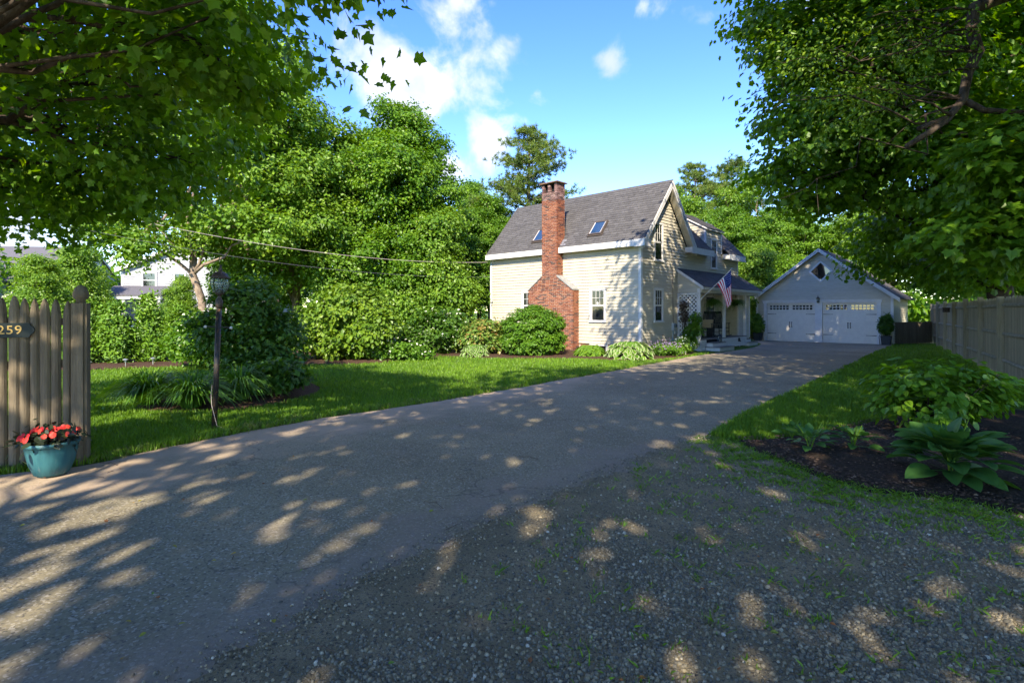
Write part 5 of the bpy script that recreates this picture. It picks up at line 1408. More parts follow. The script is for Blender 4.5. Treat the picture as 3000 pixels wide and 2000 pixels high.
bgl = [(retree, T1, (-1.4, 33.5, 0), 1.1, .72, 'green maple showing just behind the left end of the house'),
       (retree, T2, (-5.5, 34, 0), 2.3, .85, 'maple in the woods behind the cherry tree'),
       (retree, T1, (-14.5, 33, 0), 4.0, .95, 'maple behind the two pale-trunked trees'),
       (retree, T5, (-23, 28, 0), .6, .78, 'rounded light tree in front of the long white house'),
       (retree, T5, (-18.6, 30, 0), 1.0, .55, 'light tree before the porch of the grey neighbour house'),
       (retree, T5, (-19.4, 22, 0), 3.0, .6, 'pale green small tree above the picket fence'),
       (retree, T1, (15.2, 37, 0), 2.4, .72, 'rounded tree between the house and the garage'),
       (retree, T2, (12.2, 41, 0), 5.1, .9, 'tree behind the porch end of the house'),
       (retree, T1, (20.0, 38.5, 0), .4, .82, 'maple rising directly behind the garage roof'),
       (retree, T2, (25.5, 37, 0), 3.3, .95, 'maple behind the garage at the stockade fence corner'),
       (retree, T1, (27.5, 27, 0), 5.5, 1.0, 'maple beyond the far stretch of the stockade fence'),
       (retree, T2, (22.5, 18.5, 0), 1.5, 1.05, 'maple behind the middle of the stockade fence'),
       (retree, T1, (31, 34, 0), 2.9, 1.1, 'distant tree seen over the low board fence'),
       (retree, T5, (14.6, 32.6, 0), .3, .85, 'light green sapling tree between porch steps and garage'),
       (retree, T2, (4.2, 38.5, 0), .9, .66, 'tree top peeking over the roof ridge beside the chimney'),
       (retree, T3, (19.5, 45, 0), 2.2, .95, 'pale-branched tree behind the garage gable'),
       (retree, T5, (-33, 42, 0), 2.2, .8, 'tree standing between the grey house and the long white house'),
       (retree, T1, (-3.2, 42, 0), 4.4, .95, 'woodland maple far behind the cherry tree')]
for f, src, loc, rz, sc, lab in bgl: f(src, loc, rz, sc, lab)

# ---- woods closing the view far behind
def woods():
    rg = np.random.default_rng(77); lobes = []
    for k in range(64):
        a = R(-62 + k * 124 / 63) + rg.normal(0, .01); d = rg.uniform(62, 78); h = rg.uniform(2.6, 4.4)
        lobes.append((math.sin(a) * d, math.cos(a) * d, h, rg.uniform(2.8, 4.2), 2.6, h))
    V, F, r, C = leaf_cloud(rg, lobes, 1300, 24, 1.3, .65, DIAMOND, shell=.4, updome=0)
    obj('woods', np_mesh('woods', V, F, 'leaf_maple_lit', r), kind='stuff', label='distant green woods closing the view behind the houses', cat='woods')
woods()

# ---- pines
def pine(loc, H, label, seed, spread=3.0, z0=.3, lean=0):
    rg = np.random.default_rng(seed)
    t = empty('pine_tree', loc, 0, label, 'tree', 'white pines')
    mb = MB(); mb.tube([(0, 0, -.2), (.1, 0, H * .3), (.0, .1, H * .6), (.1, 0, H * .98)], [.26, .22, .15, .03], 8)
    P, D = [], []
    z = H * z0
    while z < H * .99:
        tt = (z / H - z0) / (1 - z0); L = spread * (1 - tt) ** .65 * rg.uniform(.75, 1.15) + .3
        for q in range(rg.integers(4, 6)):
            an = rg.uniform(0, 6.283); d = np.array([math.cos(an), math.sin(an), rg.uniform(.15, .45)]); Lq = L * rg.uniform(.6, 1.15)
            e = np.array([0, 0, z]) + d * Lq; pp = limb_pts(rg, (0, 0, z), e, 4, .08, .04)
            mb.tube(pp, [.05, .04, .03, .02, .01], 5)
            for k in range(int(10 + 9 * Lq)):
                u = rg.uniform(.3, 1.05); c = np.array([0, 0, z]) + d * Lq * u + rg.normal(size=3) * np.array([.26, .26, .12]) * (.5 + .3 * Lq)
                P.append(c); D.append(d)
        z += rg.uniform(.38, .6) * H / 13
    P = np.array(P); D = np.array(D); per = 24; n = len(P) * per
    ci = np.repeat(np.arange(len(P)), per)
    T = nrm(nrm(D)[ci] * .55 + np.array([0, 0, .45]) + rg.normal(size=(n, 3)) * .75)
    V, F = leaf_geo(P[ci], nrm(rg.normal(size=(n, 3))), T, rg.uniform(.20, .36, n), np.array([(0, 0), (.055, .3), (0, 1.0)]), .3)
    r = np.clip(rg.normal(.5, .2, len(P))[ci] + rg.normal(0, .12, n), 0, 1)
    obj('trunk', mb.mesh('trunk', 'bark', True), t); obj('crown', np_mesh('crown', V, F, 'leaf_pine', np.repeat(r, 2)), t)
    return t
P1 = pine((1.1, 36, 0), 14.2, 'tall white pine behind the house roof left of the chimney top', 41, 4.0, .42)
retree(P1, (-2.2, 36, 0), 2.0, (.62, .62, .66), 'shorter white pine left of the tall one')
retree(P1, (16.4, 48, 0), .8, (1.05, 1.05, 1.06), 'white pine behind the dormer with yellowing needles')
retree(P1, (20.6, 50, 0), 3.1, (1.2, 1.2, 1.12), 'white pine top beside the overhanging maple')

# ---- shrubs
def shrub(name, loc, lobes, label, cat='shrub', leaf='leaf_bush', size=.09, nclus=220, per=60, rad=.22, seed=1, shape=DIAMOND, stems=7, bark='bark_dark', group=None, flowers=None, **kw):
    rg = np.random.default_rng(seed)
    V, F, r, C = leaf_cloud(rg, lobes, nclus, per, rad, size, shape, **kw)
    t = empty(name, loc, 0, label, cat, group)
    mb = MB()
    for k in rg.choice(len(C), min(stems, len(C)), replace=False):
        b = np.array([rg.normal(0, .08), rg.normal(0, .08), -.03])
        mb.tube(limb_pts(rg, b, C[k], 5, .08, .05), [.018, .016, .013, .010, .007, .004], 5)
    obj('stems', mb.mesh('stems', bark, True), t); obj('foliage', np_mesh('foliage', V, F, leaf, r), t)
    if flowers:
        mt_, n, fs_ = flowers
        q = rg.choice(len(C), n); P = C[q] + rg.normal(size=(n, 3)) * .08 + np.array([0, -.05, .08])
        pc = np.repeat(P, 5, 0); n5 = len(pc)
        V, F = leaf_geo(pc, nrm(rg.normal(size=(n5, 3)) * .3 + np.array([0, -.5, .8])), nrm(rg.normal(size=(n5, 3))), fs_, OVATE * np.array([1.6, 1]), .2)
        obj('blossoms', np_mesh('blossoms', V, F, mt_, rg.random(len(F))), t, kind='stuff')
    return t
shrub('burning_bush', (.80, 20.2, .02), [(0, 0, .96, 1.16, 1.08, .88), (-.25, -.2, .5, .95, .9, .5), (.3, -.1, .55, .9, .9, .5)], 'dense rounded green bush clipped in front of the brick chimney', cat='bush', size=.075, nclus=620, per=62, rad=.15, seed=51, shell=.22, inner=.75, up=.75, flat=.5, rnd=.4)
shrub('andromeda_shrub', (-1.05, 20.6, 0), [(0, 0, .75, .75, .7, .6), (-.55, .1, .6, .6, .6, .55), (.45, -.1, .5, .5, .5, .45)], 'loose shrub with orange-tipped new leaves left of the rounded bush', leaf='leaf_rhodo', size=.13, nclus=130, per=50, rad=.25, seed=52)
shrub('forsythia_shrub', (-5.5, 18.2, 0), [(0, 0, 1.5, 1.25, 1.1, 1.0), (-.9, -.2, 1.0, 1.0, .9, .8), (.8, -.2, 1.0, .9, .9, .8), (.1, -.4, .6, 1.2, .8, .55)], 'big arching golden green shrub at the back of the lawn', leaf='leaf_gold', size=.13, nclus=320, per=70, rad=.34, seed=53, droop=.8)
shrub('viburnum_shrub', (-3.0, 20.6, 0), [(0, 0, .9, 1.0, .8, .8), (-.7, .2, .6, .8, .7, .6), (.6, .2, 1.0, .7, .7, .8)], 'dark green shrub with white blossom under the cherry tree', leaf='leaf_dark', size=.12, nclus=170, per=55, rad=.3, seed=54, flowers=('petal_white', 150, .05))
shrub('hydrangea_shrub', (-4.0, 17.9, 0), [(0, 0, .3, .9, .4, .28), (.7, .3, .28, .6, .4, .25), (-.7, .1, .25, .6, .4, .25)], 'low leafy edging plants with white flowers before the dark shrub', leaf='leaf_bush', size=.1, nclus=110, per=45, rad=.2, seed=55, flowers=('petal_white', 130, .045))
shrub('lilac_shrub', (-5.9, 11.6, 0), [(0.1, 0, 1.35, .9, .8, .75), (-.5, -.1, 1.0, .6, .7, .6), (.7, 0, 1.0, .65, .7, .6), (.2, 0, 1.95, .65, .6, .45), (.5, -.4, .55, .75, .6, .35)], 'multi-stemmed dark shrub standing behind the lamp post', leaf='leaf_dark', size=.10, nclus=190, per=50, rad=.25, seed=56, stems=16, shell=.6)
shrub('weigela_shrub', (-8.4, 15.4, 0), [(0, 0, .9, 1.1, .7, .75), (-.8, .3, .7, .8, .7, .6), (.9, .2, .8, .8, .6, .6)], 'pink and white blossoming shrub between hedge and lamp post', leaf='leaf_bush', size=.11, nclus=170, per=55, rad=.3, seed=57, flowers=('petal_white', 200, .05))
shrub('peony_plant', (-4.35, 10.1, 0), [(0, 0, .42, .42, .4, .34), (-.35, .4, .3, .4, .35, .25)], 'small broad-leaved plant at the end of the lily bed', cat='plant', leaf='leaf_dark', size=.13, nclus=46, per=36, rad=.16, seed=58)
shrub('spirea_plant', (-4.9, 11.0, 0), [(0, 0, .4, .55, .5, .35)], 'low dark mound plant behind the daylily clump', cat='plant', leaf='leaf_dark', size=.07, nclus=60, per=44, rad=.16, seed=59)
for k, (x, y, h, lab) in enumerate(((-14.2, 16.3, 1.75, 'arborvitae at the picket fence end of the hedge'), (-13.3, 16.5, 1.65, 'second arborvitae of the hedge from the picket fence'), (-12.35, 16.7, 1.9, 'middle arborvitae of the hedge'), (-11.55, 17.1, 2.15, 'tallest arborvitae of the hedge, in front of the neighbour porch'), (-10.7, 17.3, 1.75, 'arborvitae next to the tallest one'), (-9.8, 17.5, 1.6, 'arborvitae at the lamp post end of the hedge'))):
    shrub('arborvitae', (x, y, 0), [(0, 0, h * .38, .50, .5, h * .38), (0, 0, h * .68, .36, .36, h * .32), (.15, -.1, h * .3, .45, .4, h * .3)], lab, leaf='leaf_cedar', size=.12, nclus=120, per=50, rad=.18, seed=60 + k, shell=.35, up=.2, droop=-.9, flat=1.0, group='arborvitae hedge', shape=np.array([(0, 0), (.22, .3), (.14, .7), (0, 1.0)]))
shrub('climbing_vine', tuple(HM @ Vector((2.82, -.6, 0))), [(.12, -.14, .8, .30, .26, .42), (.2, -.22, 1.3, .16, .16, .32), (0, 0, .45, .34, .3, .28)], 'leafy vine climbing the white porch lattice', cat='vine', leaf='leaf_bush', size=.10, nclus=64, per=26, rad=.15, seed=70, stems=10)
shrub('dead_cypress', tuple(HM @ Vector((2.86, -.38, .6))), [(0, 0, 1.0, .10, .10, .55)], 'brown withered twigs caught in the lattice above the vine', cat='plant', leaf='twig', size=.09, nclus=22, per=16, rad=.12, seed=71, stems=5)
shrub('catmint_plant', (5.55, 19.5, .02), [(0, 0, .22, .52, .42, .24), (.4, .35, .2, .4, .35, .22)], 'mauve flowering mound right of the variegated hosta', cat='plant', leaf='leaf_bush', size=.06, nclus=70, per=44, rad=.14, seed=72, flowers=('petal_mauve', 190, .028))
shrub('astilbe_plant', (6.5, 20.6, .02), [(0, 0, .28, .42, .38, .28)], 'bright green plant with feathery white plumes by the porch', cat='plant', leaf='leaf_light', size=.08, nclus=50, per=44, rad=.15, seed=73, flowers=('petal_white', 110, .03))
shrub('sapling', (13.3, 30.6, 0), [(0, 0, 1.2, .4, .4, .8), (.1, 0, 2.2, .35, .35, .6)], 'slender green sapling between porch steps and garage corner', cat='shrub', leaf='leaf_light', size=.13, nclus=80, per=36, rad=.25, seed=74, stems=6)
for k, (lx, lab) in enumerate(((-3.02, 'clipped conical evergreen in dark square planter beside the porch steps'), (2.98, 'bushy evergreen in dark square planter at the low board fence'))):
    gl_ = Matrix.Translation(GC) @ Matrix.Rotation(GA, 4, 'Z') @ Vector((lx, -.36, 0))
    t = shrub('potted_evergreen', tuple(gl_), [(0, 0, .78, .28, .28, .34), (0, 0, 1.1, .18, .18, .28), (0, 0, 1.35, .08, .08, .14)] if k == 0 else [(0, 0, .85, .30, .28, .30), (.02, 0, 1.15, .24, .22, .24), (.05, 0, 1.38, .1, .1, .12)], lab, cat='planter', leaf='leaf_dark' if k else 'leaf_cedar', size=.075, nclus=90, per=44, rad=.1, seed=80 + k, shell=.35, up=.2, droop=-.7, flat=1.0, group='potted evergreens')
    MB().hexa([(-.17, -.17, .012), (.17, -.17, .012), (.17, .17, .012), (-.17, .17, .012), (-.21, -.21, .42), (.21, -.21, .42), (.21, .21, .42), (-.21, .21, .42)]).build('planter_box', 'planter', t).rotation_euler = (0, 0, GA)
    MB().box(-.225, -.225, .421, .225, .225, .455).build('planter_rim', 'planter', t).rotation_euler = (0, 0, GA)

# ---- strap-leaved clumps
def arching(rg, n, L, W, spread, seg=6, up=1.1):
    an = rg.uniform(0, 6.283, n); out = rg.uniform(.15, 1.0, n) ** .7 * spread; Ln = L * rg.uniform(.65, 1.15, n)
    b = np.stack([np.cos(an), np.sin(an), np.zeros(n)], 1); side = np.stack([-np.sin(an), np.cos(an), np.zeros(n)], 1)
    base = b * rg.uniform(0, .18, n)[:, None] * spread
    V = np.zeros((n, (seg + 1) * 2, 3))
    for k in range(seg + 1):
        t = k / seg
        rr = out * (t ** 1.25); z = Ln * (up * t - (.35 + .75 * out / max(spread, .01)) * up * .85 * t ** 2.3)
        c = base + b * rr[:, None]; c[:, 2] = np.maximum(z, .015)
        w = W * (1 - t ** 2.2) * .5 + .001
        V[:, 2 * k] = c + side * w + np.array([0, 0, .004]); V[:, 2 * k + 1] = c - side * w
    q = np.arange(n)[:, None] * (seg + 1) * 2; F = []
    for k in range(seg): F.append(q + np.array([[2 * k, 2 * k + 1, 2 * k + 3, 2 * k + 2]]))
    F = np.stack(F, 1).reshape(-1, 4)
    return V.reshape(-1, 3), F, np.repeat(np.clip(rg.normal(.45, .2, n), 0, 1), seg)
for k, (x, y, n, L, lab) in enumerate(((-6.25, 9.25, 560, .98, 'daylily clump of arching strap leaves at the lawn end of the bed'), (-5.35, 8.95, 560, .95, 'daylily clump of arching strap leaves right behind the lamp post'), (-4.95, 9.7, 520, 1.05, 'taller daylily clump at the back of the lily bed'))):
    rg = np.random.default_rng(90 + k); V, F, r = arching(rg, n, L, .030, .82)
    t = empty('daylily', (x, y, .04), 0, lab, 'daylily', 'daylilies in the lily bed')
    obj('leaves', np_mesh('leaves', V, F, 'leaf_lily', r, smooth=True), t, kind='stuff')

# ---- hostas
def hosta_leaf_mesh(seed, L=.26, W=.19, stalk=.22):
    rg = np.random.default_rng(seed); nl, nw = 10, 10
    V, F = [], []
    for i in range(nl + 1):
        t = i / nl
        w = W * .5 * (math.sin(math.pi * min(1, t * .92 + .08)) ** .62) * (1 - .35 * t) * (1.25 if t < .5 else 1.25)
        if i == nl: w = .002
        for j in range(nw + 1):
            s = -1 + 2 * j / nw
            x = w * s; back = -.05 * L * abs(s) if t < .15 else 0
            V.append((x, stalk + L * t + back, -.20 * L * t ** 2 * 1.6 + .22 * abs(x) + .0045 * (1 if j % 2 else -1) * math.sin(math.pi * min(1, t + .1)) * (abs(s) < .95) + rg.normal(0, .0015)))
    for i in range(nl):
        for j in range(nw):
            q = i * (nw + 1) + j; F.append((q, q + 1, q + nw + 2, q + nw + 1))
    b = len(V)
    for i in range(4):
        t = i / 3; w = .011 * (1 - .4 * t)
        V += [(-w, stalk * t, .012 * 0 - .25 * stalk * (1 - t) ** 2 * 0), (w, stalk * t, 0)]
    for i in range(3): F.append((b + 2 * i, b + 2 * i + 1, b + 2 * i + 3, b + 2 * i + 2))
    F = np.array(F); return np_mesh('leaf', V, F, 'leaf_hosta', np.full(len(F), rg.uniform(.1, .85)), smooth=True)
HL = [hosta_leaf_mesh(k, L=.24 + .03 * (k % 3), W=.17 + .02 * (k % 2)) for k in range(7)]
def hosta(loc, n, sc, label, seed):
    rg = np.random.default_rng(seed); t = empty('hosta', loc, 0, label, 'hosta')
    for k in range(n):
        u = (k + .5) / n; an = k * 2.39996 + rg.normal(0, .15)
        o = bpy.data.objects.new('leaf', HL[rg.integers(0, len(HL))]); link(o, t)
        pit = R(68 - 62 * u ** .8 + rg.normal(0, 6)); s = sc * rg.uniform(.8, 1.15) * (1.05 if u > .4 else .85)
        st = .10 + .10 * u
        o.matrix_local = Matrix.Translation((0.05 * math.sin(an) * -1 * u, .05 * math.cos(an) * u, .02 + .10 * (1 - u) * sc + .17 * sc * math.sin(math.pi * min(1, u * .9)))) @ Matrix.Rotation(an, 4, 'Z') @ Matrix.Rotation(pit, 4, 'X') @ Matrix.Rotation(R(rg.normal(0, 14)), 4, 'Y') @ Matrix.Diagonal((s, s, s, 1))
    mb = MB()
    for k in range(4):
        a = rg.uniform(0, 6.28); mb.tube([(0, 0, 0), (.05 * math.cos(a), .05 * math.sin(a), .3 * sc), (.14 * math.cos(a), .14 * math.sin(a), .62 * sc)], [.008, .006, .004], 5)
    mb.build('flower_stalk', 'leaf_light', t)
    return t
hosta((4.17, 5.1, .05), 100, .98, 'large broad-leaved green hosta in the dark soil bed', 101)
hosta((3.42, 6.15, .05), 24, .52, 'small hosta left of the large one in the soil bed', 102)
hosta((3.95, 6.2, .05), 26, .50, 'small leafy hosta close behind the large one', 103)
hosta((3.58, 6.85, .04), 12, .34, 'tiny pale hosta at the edge of the side lawn', 104)
def far_hosta(loc, rad, h, label, seed, cream=False):
    rg = np.random.default_rng(seed); n = 260
    u = (np.arange(n) + .5) / n; an = np.arange(n) * 2.39996
    P = np.stack([np.cos(an) * rad * u ** .6, np.sin(an) * rad * u ** .6, h * (1 - u ** 2.2) + .05], 1)
    o = np.stack([np.cos(an), np.sin(an), np.zeros(n)], 1)
    N = nrm(o * .45 + np.array([0, 0, .8]) + rg.normal(size=(n, 3)) * .2); T = nrm(o + np.array([0, 0, -.55]) + rg.normal(size=(n, 3)) * .2)
    t = empty('hosta', loc, 0, label, 'hosta')
    V, F = leaf_geo(P, N, T, .24 * rad / .6, OVATE * np.array([1.15, 1]), .15, .2); r = np.repeat(np.clip(rg.normal(.45, .2, n), 0, .62), 2)
    obj('leaves', np_mesh('leaves', V, F, 'leaf_light' if not cream else 'leaf_cream', r if not cream else np.full(len(F), .72)), t, kind='stuff')
    if cream:
        V, F = leaf_geo(P + N * .006, N, T, .20 * rad / .6, OVATE * np.array([1.0, 1]), .15, .2)
        obj('leaf_centres', np_mesh('leaf_centres', V, F, 'leaf_bush', np.repeat(np.clip(rg.normal(.5, .2, n), 0, 1), 2)), t, kind='stuff')
far_hosta((2.85, 19.6, .03), .52, .34, 'bright green hosta mound under the basement window', 111)
far_hosta((4.15, 18.9, .03), .74, .50, 'cream-edged hosta at the house corner', 112, True)
far_hosta((-1.35, 19.5, .03), .45, .36, 'cream-edged hosta left of the rounded bush', 113, True)

# ---- big-leaved shrub in the right bed
shrub('hydrangea_shrub', (5.75, 7.25, .04), [(0, 0, .58, .75, .6, .34), (-.45, -.1, .62, .45, .4, .26), (.5, .1, .5, .5, .45, .3), (-.2, -.1, .35, .7, .5, .25)], 'leafy hydrangea shrub growing above the large hosta', leaf='leaf_bush', size=.115, nclus=100, per=15, rad=.2, seed=120, stems=26, shell=.6, up=.9, rnd=.35, shape=np.array([(0, 0), (.30, .22), (.36, .5), (.2, .82), (0, 1.0)]), droop=.5)
shrub('groundcover_plant', (6.9, 8.6, .02), [(0, 0, .22, .8, .5, .18)], 'dark low foliage behind the hydrangea shrub', cat='plant', leaf='leaf_dark', size=.12, nclus=40, per=18, rad=.2, seed=121, stems=4)

# ---- impatiens in the pot
def impatiens():
    rg = np.random.default_rng(130); n = 330
    P = rg.normal(size=(n, 3)) * np.array([.13, .12, .05]); P[:, 2] = .40 + P[:, 2] - .5 * (P[:, 0] ** 2 + P[:, 1] ** 2)
    o = nrm(P * np.array([1, 1, 0]) + 1e-4)
    V, F = leaf_geo(P, nrm(o * .4 + np.array([0, 0, .8]) + rg.normal(size=(n, 3)) * .35), nrm(o + rg.normal(size=(n, 3)) * .5 + np.array([0, 0, -.2])), rg.uniform(.06, .10, n), OVATE, .2)
    obj('foliage', np_mesh('foliage', V, F, 'leaf_bronze', np.repeat(rg.random(n), 2)), pot, kind='stuff')
    for k in range(34):
        a = rg.uniform(0, 6.283); r_ = rg.uniform(.05, .29); c = np.array([math.cos(a) * r_, math.sin(a) * r_, .455 - 1.0 * r_ ** 2 + rg.uniform(0, .04)])
        if k < 16: c[1] = -abs(c[1])
        nd = nrm((np.array([c[0] * 2, c[1] * 2 - .7, .55]) + rg.normal(size=3) * .25)[None])[0]
        q = 5; ang = np.arange(q) * 6.283 / q
        t1 = nrm(np.cross(nd, [0, 0, 1.])[None] + 1e-6)[0]; t2 = np.cross(nd, t1)
        T = np.cos(ang)[:, None] * t1 + np.sin(ang)[:, None] * t2
        V, F = leaf_geo(np.repeat(c[None], q, 0), np.repeat(nd[None], q, 0) + T * .25, T, rg.uniform(.024, .036), np.array([(0, 0), (.42, .35), (.46, .8), (0, .95)]), .05)
        obj('blossom', np_mesh('blossom', V, F, 'petal_red', np.repeat(rg.random(), len(F)) + rg.normal(0, .1, len(F))), pot)
impatiens()

# ---- hanging ferns
def fern(loc, label, seed):
    rg = np.random.default_rng(seed); t = empty('hanging_fern', loc, 0, label, 'fern', 'ferns hung from the porch beam')
    Ps, Ns, Ts, S = [], [], [], []
    for k in range(95):
        a = rg.uniform(0, 6.283); L = rg.uniform(.45, .85); el = rg.uniform(.15, 1.2)
        d = np.array([math.cos(a), math.sin(a), 0]); sd = np.array([-math.sin(a), math.cos(a), 0])
        for j in range(16):
            u = (j + 1) / 16; p = d * L * (u * math.cos(el * .6)) * .9; p = p + np.array([0, 0, L * (el * u * .75 - 1.15 * u ** 2.1)])
            for s in (-1, 1):
                Ps.append(p); Ts.append(sd * s + d * .5 + np.array([0, 0, -.35])); Ns.append(np.array([0, 0, 1.]) + d * .5 * u); S.append(.12 * math.sin(math.pi * min(1, u * .85 + .12)))
    Ps, Ns, Ts = np.array(Ps), nrm(np.array(Ns)), nrm(np.array(Ts)); n = len(Ps)
    V, F = leaf_geo(Ps, Ns, Ts, np.array(S), np.array([(0, 0), (.15, .3), (0, 1.0)]), .2)
    obj('fronds', np_mesh('fronds', V, F, 'leaf_fern', np.repeat(np.clip(rg.normal(.5, .22, n), 0, 1), 2)), t, kind='stuff')
    MB().lathe([(.0, -.16), (.09, -.15), (.14, -.02), (.145, 0), (0, .0)], n=16).build('basket', 'bark_dark', t)
    h = MB()
    for k in range(3): h.tube([(.14 * math.cos(k * 2.09), .14 * math.sin(k * 2.09), 0), (0, 0, .30)], .004, 4)
    h.tube([(0, 0, .30), (0, 0, .345)], .006, 5); h.build('hanger', 'black_metal', t)
fern(HM @ Vector((4.3, -1.0, 2.08)), 'bushy green fern basket hanging nearest the flag pole', 141)
fern(HM @ Vector((6.75, -1.0, 2.08)), 'green fern basket hanging behind the flag', 142)

# ------------------------------------------------------------------ grass, gravel and litter
LEFT_A = np.array(LEFT)
LAWN_L = [tuple(p) for p in LEFT if p[1] > 5.2 and p[1] < 21.5] + [(6.4, 20.4), (3, 24), (-1.5, 27), (-8, 27), (-20, 22), (-20, 9), (-9, 4.8), (-6.5, 5.3)]
def blades(name, P, H, Wd, mt, seed, lean=.5):
    rg = np.random.default_rng(seed); n = len(P); a = rg.uniform(0, 6.283, n); d = np.stack([np.cos(a), np.sin(a)], 1); ln = (rg.uniform(.05, lean, n) * H)[:, None]
    b = rg.uniform(0, 6.283, n); w = np.stack([np.cos(b), np.sin(b)], 1) * (Wd * .5)[:, None]
    V = np.zeros((n, 4, 3)); V[:, 0, :2] = P[:, :2] - w; V[:, 1, :2] = P[:, :2] + w; V[:, 2, :2] = P[:, :2] + w * .7 + d * ln * .4; V[:, 3, :2] = P[:, :2] + d * ln * 1.2
    V[:, :2, 2] = P[:, 2:3] - .004; V[:, 2, 2] = P[:, 2] + H * .5; V[:, 3, 2] = P[:, 2] + H
    F = np.arange(n)[:, None] * 4 + np.array([[0, 1, 2, 3]])
    nz = np.sin(P[:, 0] * 1.3) * np.sin(P[:, 1] * 1.1 + .5) * .12
    r = np.clip(rg.normal(.45, .2, n) + nz, 0, 1)
    return obj(name, np_mesh(name, V.reshape(-1, 3), F, mt, r), kind='stuff', label=None)
def sample(poly, n, y0, y1, power, seed, excl=()):
    rg = np.random.default_rng(seed); pl = np.array(poly); x0, x1 = pl[:, 0].min(), pl[:, 0].max()
    u = rg.random(n * 4); e = 1 - power; Y = (y0 ** e + u * (y1 ** e - y0 ** e)) ** (1 / e)
    X = rg.uniform(-1.02, 1.02, len(Y)) * Y
    Q = np.stack([X, Y], 1); k = inpoly(Q, poly)
    for e_ in excl: k &= ~inpoly(Q, e_)
    return Q[k][:n]
Q = sample(LAWN_L, 98000, 5.3, 27, 1.5, 1, [LILY_BED, HEDGE_BED, HOUSE_BED])
dE = pl_dist(Q, LEFT); rg = np.random.default_rng(2)
H = (.045 + .03 * rg.random(len(Q))) + .06 * np.exp(-dE / .14) * rg.random(len(Q)) + .02 * (np.sin(Q[:, 0] * 2.1) * np.sin(Q[:, 1] * 1.7) > .4)
o = blades('lawn_grass', np.c_[Q, np.zeros(len(Q))], H, .006 + .0011 * Q[:, 1], 'grass', 3); tag(o, 'bright mown lawn grass left of the driveway', 'grass')
Q = sample(RIGHT_LAWN, 80000, 6.6, 27, 1.6, 4)
dE = pl_dist(Q, RIGHT); rg = np.random.default_rng(5)
H = (.05 + .035 * rg.random(len(Q))) + .04 * np.exp(-dE / .12) * rg.random(len(Q))
o = blades('lawn_grass', np.c_[Q, np.zeros(len(Q))], H, .006 + .0011 * Q[:, 1], 'grass', 6); tag(o, 'shaded lawn grass between driveway and stockade fence', 'grass')
# ragged verge tufts along the driveway
rg = np.random.default_rng(8); pts = resample([p for p in LEFT if 5.4 < p[1] < 20], 420); pts = np.repeat(pts, 22, 0); nrm2 = rg.normal(size=pts.shape) * .07 + np.array([-.10, .08])
P = pts + nrm2; tuft = (np.sin(np.repeat(np.arange(420), 22) * .37) + np.sin(np.repeat(np.arange(420), 22) * .11 + 1)) * .5
keep = rg.random(len(P)) < .75; P = P[keep]
H = (.05 + .11 * np.clip(tuft[keep], 0, 1) * rg.random(len(P)) + .05 * rg.random(len(P))) * np.clip(1.25 - P[:, 1] / 18, .45, 1)
o = blades('verge_grass', np.c_[P, np.zeros(len(P))], H, np.full(len(P), .009), 'grass_dry', 9, .9); tag(o, 'straggling longer grass along the driveway edge', 'grass')
# weeds and moss between gravel and soil bed
rg = np.random.default_rng(10); bf = resample(BED_FRONT, 260)
c = bf[rg.integers(0, 260, 620)] + rg.normal(size=(620, 2)) * np.array([.28, .26]) + np.array([-.14, -.08])
P = (c[:, None, :] + rg.normal(size=(620, 16, 2)) * .035).reshape(-1, 2)
c2 = np.stack([rg.uniform(-.3, 5, 1500), rg.uniform(2.2, 6.4, 1500)], 1); c2 = c2[rg.random(1500) < np.clip(.25 + .3 * c2[:, 0] / 3, .1, 1)]; c2 = c2[inpoly(c2, GRAVEL)]
P = np.r_[P, (c2[:, None, :] + rg.normal(size=(len(c2), 8, 2)) * .03).reshape(-1, 2)]
o = blades('gravel_weeds', np.c_[P, np.full(len(P), .006)], rg.uniform(.010, .042, len(P)), rg.uniform(.006, .014, len(P)), 'grass', 11, 1.8); tag(o, 'scattered weeds and moss in the gravel along the soil bed', 'weeds')
def stones(name, P, S, seed, label, mt='stone', flat=.6, sink=.35, z=.006):
    rg = np.random.default_rng(seed); n = len(P)
    base = np.array([(1, 0, 0), (-1, 0, 0), (0, 1, 0), (0, -1, 0), (0, 0, 1), (0, 0, -1), ]) 
    a = rg.uniform(0, 6.283, n); ca, sa = np.cos(a), np.sin(a); sx = S * rg.uniform(.8, 1.35, n); sy = S * rg.uniform(.65, 1.0, n); sz = S * flat * rg.uniform(.7, 1.2, n)
    V = np.zeros((n, 8, 3)); k = 0
    ring = [(math.cos(t), math.sin(t)) for t in np.arange(4) * 6.283 / 4]
    for j, (u, v_) in enumerate(ring):
        jx = rg.uniform(.8, 1.15, n)
        x, y = u * sx * jx, v_ * sy * jx
        V[:, j] = np.stack([P[:, 0] + x * ca - y * sa, P[:, 1] + x * sa + y * ca, z - sz * .1], 1)
        x, y = u * sx * .62 * jx, v_ * sy * .62 * jx
        V[:, 4 + j] = np.stack([P[:, 0] + x * ca - y * sa, P[:, 1] + x * sa + y * ca, z + sz * rg.uniform(.8, 1.2, n)], 1)
    q = np.arange(n)[:, None] * 8; T = []
    for j in range(4):
        k2 = (j + 1) % 4; T += [(j, k2, 4 + k2), (j, 4 + k2, 4 + j)]
    T += [(4, 5, 6), (4, 6, 7)]
    F = (q[:, None, :] + np.array(T)[None]).reshape(-1, 3)
    r = np.repeat(np.clip(rg.beta(1.5, 1.9, n), 0, 1), len(T))
    return obj(name, np_mesh(name, V.reshape(-1, 3), F, mt, r, smooth=False), kind='stuff', label=label, cat='gravel' if mt == 'stone' else 'mulch')
rg = np.random.default_rng(20)
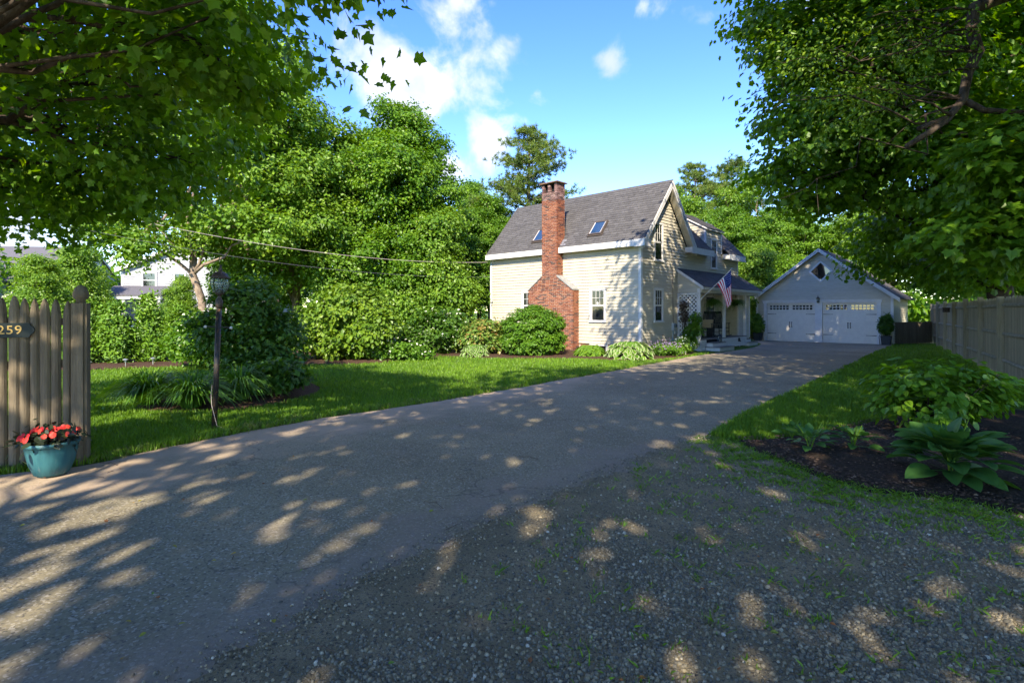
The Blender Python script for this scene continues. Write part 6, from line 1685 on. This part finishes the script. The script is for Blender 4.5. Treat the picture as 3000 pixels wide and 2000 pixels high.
n = 170000; Y = 2.1 * (7.2 / 2.1) ** rg.random(n); X = rg.uniform(-1.0, 1.0, n) * Y; Q = np.stack([X, Y], 1); Q = Q[inpoly(Q, GRAVEL)]
d = pl_dist(Q, [p for p in RIGHT if p[1] < 7.2])
pn = .5 + .5 * np.sin(Q[:, 0] * 2.3 + np.sin(Q[:, 1] * 1.7)) * np.sin(Q[:, 1] * 1.9 + 1)
pn = np.clip(pn + .35 * np.sin(Q[:, 0] * 5.1 + 2) * np.sin(Q[:, 1] * 4.3), 0, 1); Q = Q[rg.random(len(Q)) < np.clip(.10 + d / 1.1 * (.12 + 1.0 * pn ** 1.5), 0, 1)][:32000]
stones('gravel_stones', Q, .003 + .013 * rg.random(len(Q)) ** 1.9, 21, 'grey and tan pea gravel spread beside the driveway')
# crumbs of loose stone on the asphalt edge and the soil
e = np.array(resample([p for p in RIGHT if 1.5 < p[1] < 7.2], 500)); P = e[rg.integers(0, 500, 2600)] + rg.normal(size=(2600, 2)) * .10 + np.array([-.05, .04])
stones('loose_stones', P, rg.uniform(.004, .011, len(P)), 22, 'loose stone crumbs along the broken asphalt edge', z=.016)
P = np.stack([rg.uniform(2.8, 6.5, 9000), rg.uniform(3.4, 8.8, 9000)], 1); P = P[inpoly(P, BED_R)]
stones('mulch_chips', P, rg.uniform(.008, .02, len(P)), 23, 'dark bark chips covering the soil bed', 'chip', .35, z=.058)
# fallen leaves and twigs
def litter():
    rg = np.random.default_rng(30); n = 190
    Y = 2.3 * (14 / 2.3) ** rg.random(n); X = rg.uniform(-1, 1, n) * Y * .95
    P = np.c_[X, Y, np.full(n, .024)]
    N = nrm(np.array([0, 0, 1.]) + rg.normal(size=(n, 3)) * .22); T = nrm(rg.normal(size=(n, 3)) * np.array([1, 1, .05]))
    V, F = leaf_geo(P, N, T, rg.uniform(.018, .045, n), OVATE, .35)
    obj('fallen_leaves', np_mesh('fallen_leaves', V, F, 'litter', np.repeat(rg.random(n), 2)), kind='stuff', label='fallen brown and green leaves scattered on the driveway', cat='leaves')
    n = 16; Y = 2.4 * (7 / 2.4) ** rg.random(n); X = rg.uniform(-.6, .9, n) * Y; a = rg.uniform(0, 3.14, n)
    V, F = leaf_geo(np.c_[X, Y, np.full(n, .026)], nrm(np.array([0, 0, 1.]) + rg.normal(size=(n, 3)) * .1), np.c_[np.cos(a), np.sin(a), np.zeros(n)], rg.uniform(.08, .13, n), MAPLE * .6, .3)
    mb = MB()
    for k in range(34):
        y = 2.4 * (8 / 2.4) ** rg.random(); x = rg.uniform(-.8, .9) * y; an = rg.uniform(0, 3.14); L = rg.uniform(.05, .26)
        mb.tube([(x, y, .021), (x + L * .5 * math.cos(an), y + L * .5 * math.sin(an), .030), (x + L * math.cos(an + .25), y + L * math.sin(an + .25), .022)], [.003, .003, .0018], 4)
    mb.build('fallen_twigs', 'twig', kind='stuff', label='small fallen twigs on the driveway and gravel', cat='twigs')
litter()
